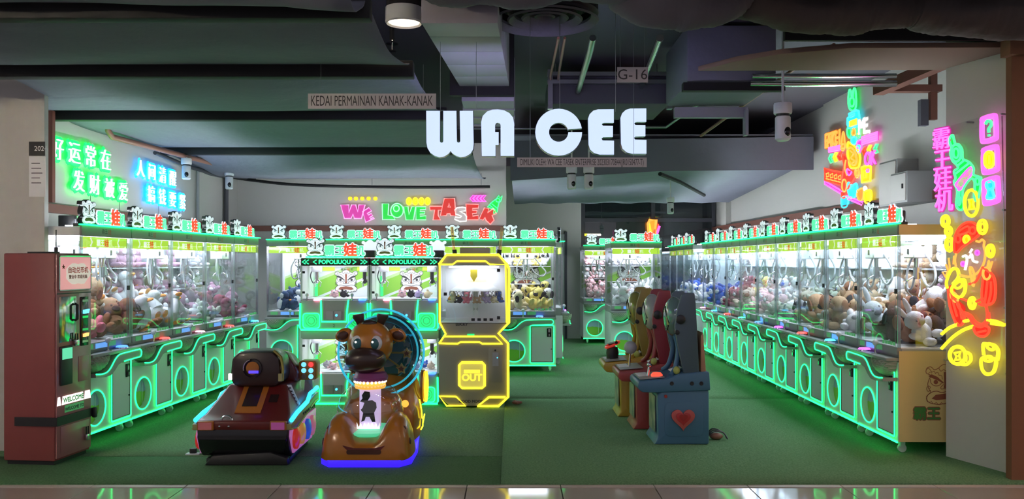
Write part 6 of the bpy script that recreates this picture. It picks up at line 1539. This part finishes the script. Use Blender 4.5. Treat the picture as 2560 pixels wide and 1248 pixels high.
# ---------------------------------------------------------------- three children arcade cabinets
def arcade(x, d, c, dark, label, stick, face):
    bm_, wm = mat('arcade_'+label.split()[0], c, .38), mat('arcade_wing_'+label.split()[0], dark, .45)
    t = thing('children_arcade_cabinet', label, 'arcade cabinet', (x, d, .012), -PI/2, 'children arcade cabinets')
    obj('lower_body', MB().prism([(-.20, .0), (-.16, .06), (-.17, .42), (-.13, .46), (.27, .46), (.27, 0)], -.235, .235, 'x').mesh('lower', bevel=.018), bm_, t)
    obj('console', MB().prism([(-.33, .47), (-.34, .50), (-.33, .535), (-.10, .555), (.02, .60), (.27, .62), (.28, .46), (-.20, .44), (-.30, .445)], -.25, .25, 'x').mesh('console', bevel=.02), bm_, t)
    obj('console_top', MB().prism([(-.31, .545), (-.10, .562), (-.10, .568), (-.31, .551)], -.19, .19, 'x'), 'console_grey', t)
    obj('instruction_card', MB().prism([(-.30, .552), (-.21, .559), (-.21, .562), (-.30, .555)], -.17, .05, 'x'), 'print_white', t)
    kc = obj('front_picture', MB().prism([(-.172, .09), (-.172, .40), (-.178, .40), (-.178, .09)], -.15, .15, 'x'), mat('picture_'+label.split()[0], (.45, .48, .30), .4, noise=(7., (.12, .20, .16), 2)), t)
    obj('side_recess', MB().prism(rrect(-.11, .22, .07, .36, .05), .235, .240, 'x').mesh('side_recess', bevel=.003), bm_, t)
    hp = []
    for k in range(28):
        a = 2*PI*k/28; hp.append((.045+.0062*16*math.sin(a)**3, .225+.0062*(13*math.cos(a)-5*math.cos(2*a)-2*math.cos(3*a)-math.cos(4*a))))
    h = obj('heart', MB().prism(hp, .240, .262, 'x').mesh('heart', bevel=.008), mat('heart_pink', (.50, .10, .09), .35), t)
    obj('heart_centre', MB().prism([(.045+(p[0]-.045)*.62, .235+(p[1]-.235)*.62) for p in hp], .262, .272, 'x').mesh('heart2', bevel=.004), mat('heart_red', (.42, .03, .035), .3), h)
    obj('heart_tip', MB().prism([(.045+(p[0]-.045)*.34, .245+(p[1]-.245)*.34) for p in hp], .272, .277, 'x'), mat('heart_deep', (.30, .02, .02), .3), h)
    obj('side_bolt', MB().cyl((0, -.10, .41), .014, .235, .246, 10, 'x'), mat('bolt_red', (.3, .03, .02), .4), t)
    for y in (-.05, .12, .20): obj('vent_hole', MB().lathe([(.018, 0), (.014, .004), (0, .001)], (.25, y, .52), 12, 'x', cap=False), 'black', t)
    for s in (-1, 1):
        wg = obj('side_wing', MB().prism([(.06, .58), (.03, .72), (.0, .86), (-.02, 1.0), (.0, 1.14), (.04, 1.27), (.06, 1.285), (.15, 1.285), (.16, 1.20), (.19, .60)], s*.185, s*.225, 'x').mesh('wing', bevel=.012), wm, t)
        kb = obj('ear_knob', MB().lathe([(.040, 0), (.037, .018), (.02, .028), (0, .03)], (s*.225 if s > 0 else s*.225, .03, 1.06), 18, 'x', cap=False).mesh('ear_knob', smooth=True), 'black', t) if s > 0 else None
        if s > 0: obj('ear_knob_small', MB().lathe([(.022, 0), (.019, .016), (0, .02)], (.225, -.0, .95), 14, 'x', cap=False).mesh('ek', smooth=True), 'black', t)
    obj('face_plate', MB().ell((0, .02, 1.07), (.185, .095, .175), nu=24, nv=16).mesh('face_plate', smooth=True), face, t)
    ln = [(-.12, 1.02), (-.06, 1.12), (.0, 1.16), (.06, 1.12), (.12, 1.02)]
    obj('face_line', MB().tube([(p[0], .02-.095*math.sqrt(max(0, 1-(p[0]/.185)**2-((p[1]-1.07)/.175)**2))-.002, p[1]) for p in ln], .006, 6), 'black', t)
    ln2 = [(-.10, .98), (-.03, .95), (.05, .96), (.10, 1.0)]
    obj('face_line', MB().tube([(p[0], .02-.095*math.sqrt(max(0, 1-(p[0]/.185)**2-((p[1]-1.07)/.175)**2))-.002, p[1]) for p in ln2], .006, 6), 'black', t)
    obj('screen', MB().box(-.17, .17, .085, .10, .66, .90), 'black_gloss', t)
    for s in (-1, 1): obj('screen_post', MB().tube(smooth_line([(s*.13, -.0, .92), (s*.12, .03, .80), (s*.15, .0, .64), (s*.19, -.05, .58)], 4), .022, 10).mesh('post', smooth=True), bm_, t)
    obj('backboard', MB().prism([(.205, .60), (.205, .92), (.225, .95), (.25, .60)], -.21, .21, 'x').mesh('backboard', bevel=.006), mat('backboard_tan', (.42, .22, .13), .5), t)
    obj('display_card', MB().prism([(-.03, .60), (.06, .635), (.06, .64), (-.03, .606)], -.02, .12, 'x'), 'print_white', t)
    obj('badge', MB().ell((.20, .0, .625), (.025, .03, .035), nu=10, nv=6).mesh('badge', smooth=True), mat('badge_lime', (.4, .45, .1), .4), t)
    if stick == 'lever':
        js = obj('joystick', MB().tube([(.06, -.22, .56), (.06, -.21, .64)], .010, 8), 'chrome', t); obj('joystick_ball', MB().ell((.06, -.21, .655), .022, nu=10, nv=6).mesh('jb', smooth=True), 'chrome', js)
        obj('push_button', MB().lathe([(.05, 0), (.05, .015), (.035, .032), (0, .036)], (.09, -.15, .56), 18, cap=False).mesh('pb', smooth=True), glow('push_button_red', (1., .08, .04), .9), t)
    elif stick == 'ball':
        js = obj('joystick', MB().tube([(.0, -.20, .56), (.0, -.19, .70)], .010, 8), 'chrome', t); obj('joystick_ball', MB().ell((.0, -.19, .735), .062, nu=16, nv=10).mesh('jb', smooth=True), mat('ball_grey', (.40, .42, .42), .4), js)
    else:
        bs = obj('wheel_base', MB().lathe([(.06, .0), (.065, .06), (.055, .12), (.02, .13)], (.0, -.22, .555), 18).mesh('wb', smooth=True), 'black', t)
        obj('wheel_ring', MB().tube([(.085*math.cos(a*PI/10), -.22+.085*math.sin(a*PI/10)*.8, .70+.03*math.sin(a*PI/10)) for a in range(20)], .013, 8, True).mesh('wr', smooth=True), mat('ring_red', (.4, .03, .02), .35, emit=(1., .05, .03), es=.2), bs)
        obj('wheel_grip', MB().tube([(-.10, -.25, .69), (.10, -.19, .73)], .016, 8), 'black', bs)
    return t
arcade(1.400, 7.345, (.055, .15, .25), (.06, .10, .125), 'blue children arcade cabinet with heart, nearest to the camera', 'lever', mat('face_blue', (.10, .17, .15), .12, coat=.8))
arcade(1.315, 7.985, (.30, .045, .040), (.22, .025, .035), 'red children arcade cabinet between the blue and yellow ones', 'ball', mat('face_white', (.32, .32, .30), .2, coat=.6))
arcade(1.250, 8.620, (.42, .27, .030), (.26, .19, .035), 'yellow children arcade cabinet with black steering wheel', 'wheel', mat('face_yellow', (.24, .22, .05), .12, coat=.8))
pu = thing('cable_pouch', 'small brown pouch with black cables beside the blue arcade cabinet', 'pouch', (1.78, 7.32, .012), 0)
obj('pouch_body', MB().ell((0, 0, .03), (.06, .04, .03), nu=12, nv=8).mesh('pouch', smooth=True), 'pipe_brown', pu)
for k in range(3): obj('cable', MB().tube(smooth_line([(-.09, .02*k, .012), (-.03, -.02+.02*k, .07+.01*k), (.06, .0, .06), (.09, -.02*k, .012)], 4), .006, 6), 'dark_cable', pu)
# ---------------------------------------------------------------- corridor lamps added outside the frame to light the pillars
def added_corridor_lamp(x, y, z, c, e, label):
    t = thing('added_corridor_light', label, 'light', (x, y, z), 0, 'added corridor lights')
    obj('trim_ring', MB().lathe([(.15, 0), (.135, -.01), (.12, .05), (.15, .05)], n=24, cap=False), 'white_plastic', t)
    obj('lens', MB().cyl((0, 0, 0), .12, .01, .03, 20), glow('corridor_fill_lens_%d' % int(e*10), c, e), t)
added_corridor_lamp(4.6, 3.4, 3.4, (1., .55, .30), 200, 'added unseen warm corridor light to the right of the shop front')
gl_ = thing('added_globe_light', 'added unseen warm globe light left of the shop front', 'light', (-4.6, 2.2, 2.98), 0)
obj('globe', MB().ell((0, 0, 0), .10, nu=20, nv=12).mesh('globe', smooth=True), glow('globe_warm', (1., .84, .62), 420.), gl_)  # added out of view to brighten the left pillar
obj('stem', MB().tube([(0, 0, .10), (0, 0, .5)], .01, 8), 'black', gl_)

# small lit prints and buttons are too faint to be sampled as lamps
for n_ in ('label_green', 'screen_blue', 'sign_white', 'sign_green', 'sign_red', 'banner', 'banner_white', 'print_orange', 'kiosk_screen', 'screen_cloud', 'lit_white', 'flap_yellow', 'flap_letter', 'peach_lamp',
           'tread_pink', 'lens_-1', 'lens_1', 'wheel_red', 'wheel_orange', 'wheel_blue', 'wheel_pink', 'tray_green', 'drum_lit', 'frill_yellow', 'cyan_rim', 'cyan_rim2', 'ring_red'):
    if n_ in MAT: MAT[n_].cycles.emission_sampling = 'NONE'
for n_, m_ in MAT.items():
    if n_.startswith(('button_', 'note_', 'tk_btn', 'reader_', 'push_button')): m_.cycles.emission_sampling = 'NONE'
for m_ in MAT.values():
    if m_.cycles.emission_sampling != 'NONE': m_.cycles.emission_sampling = 'FRONT'
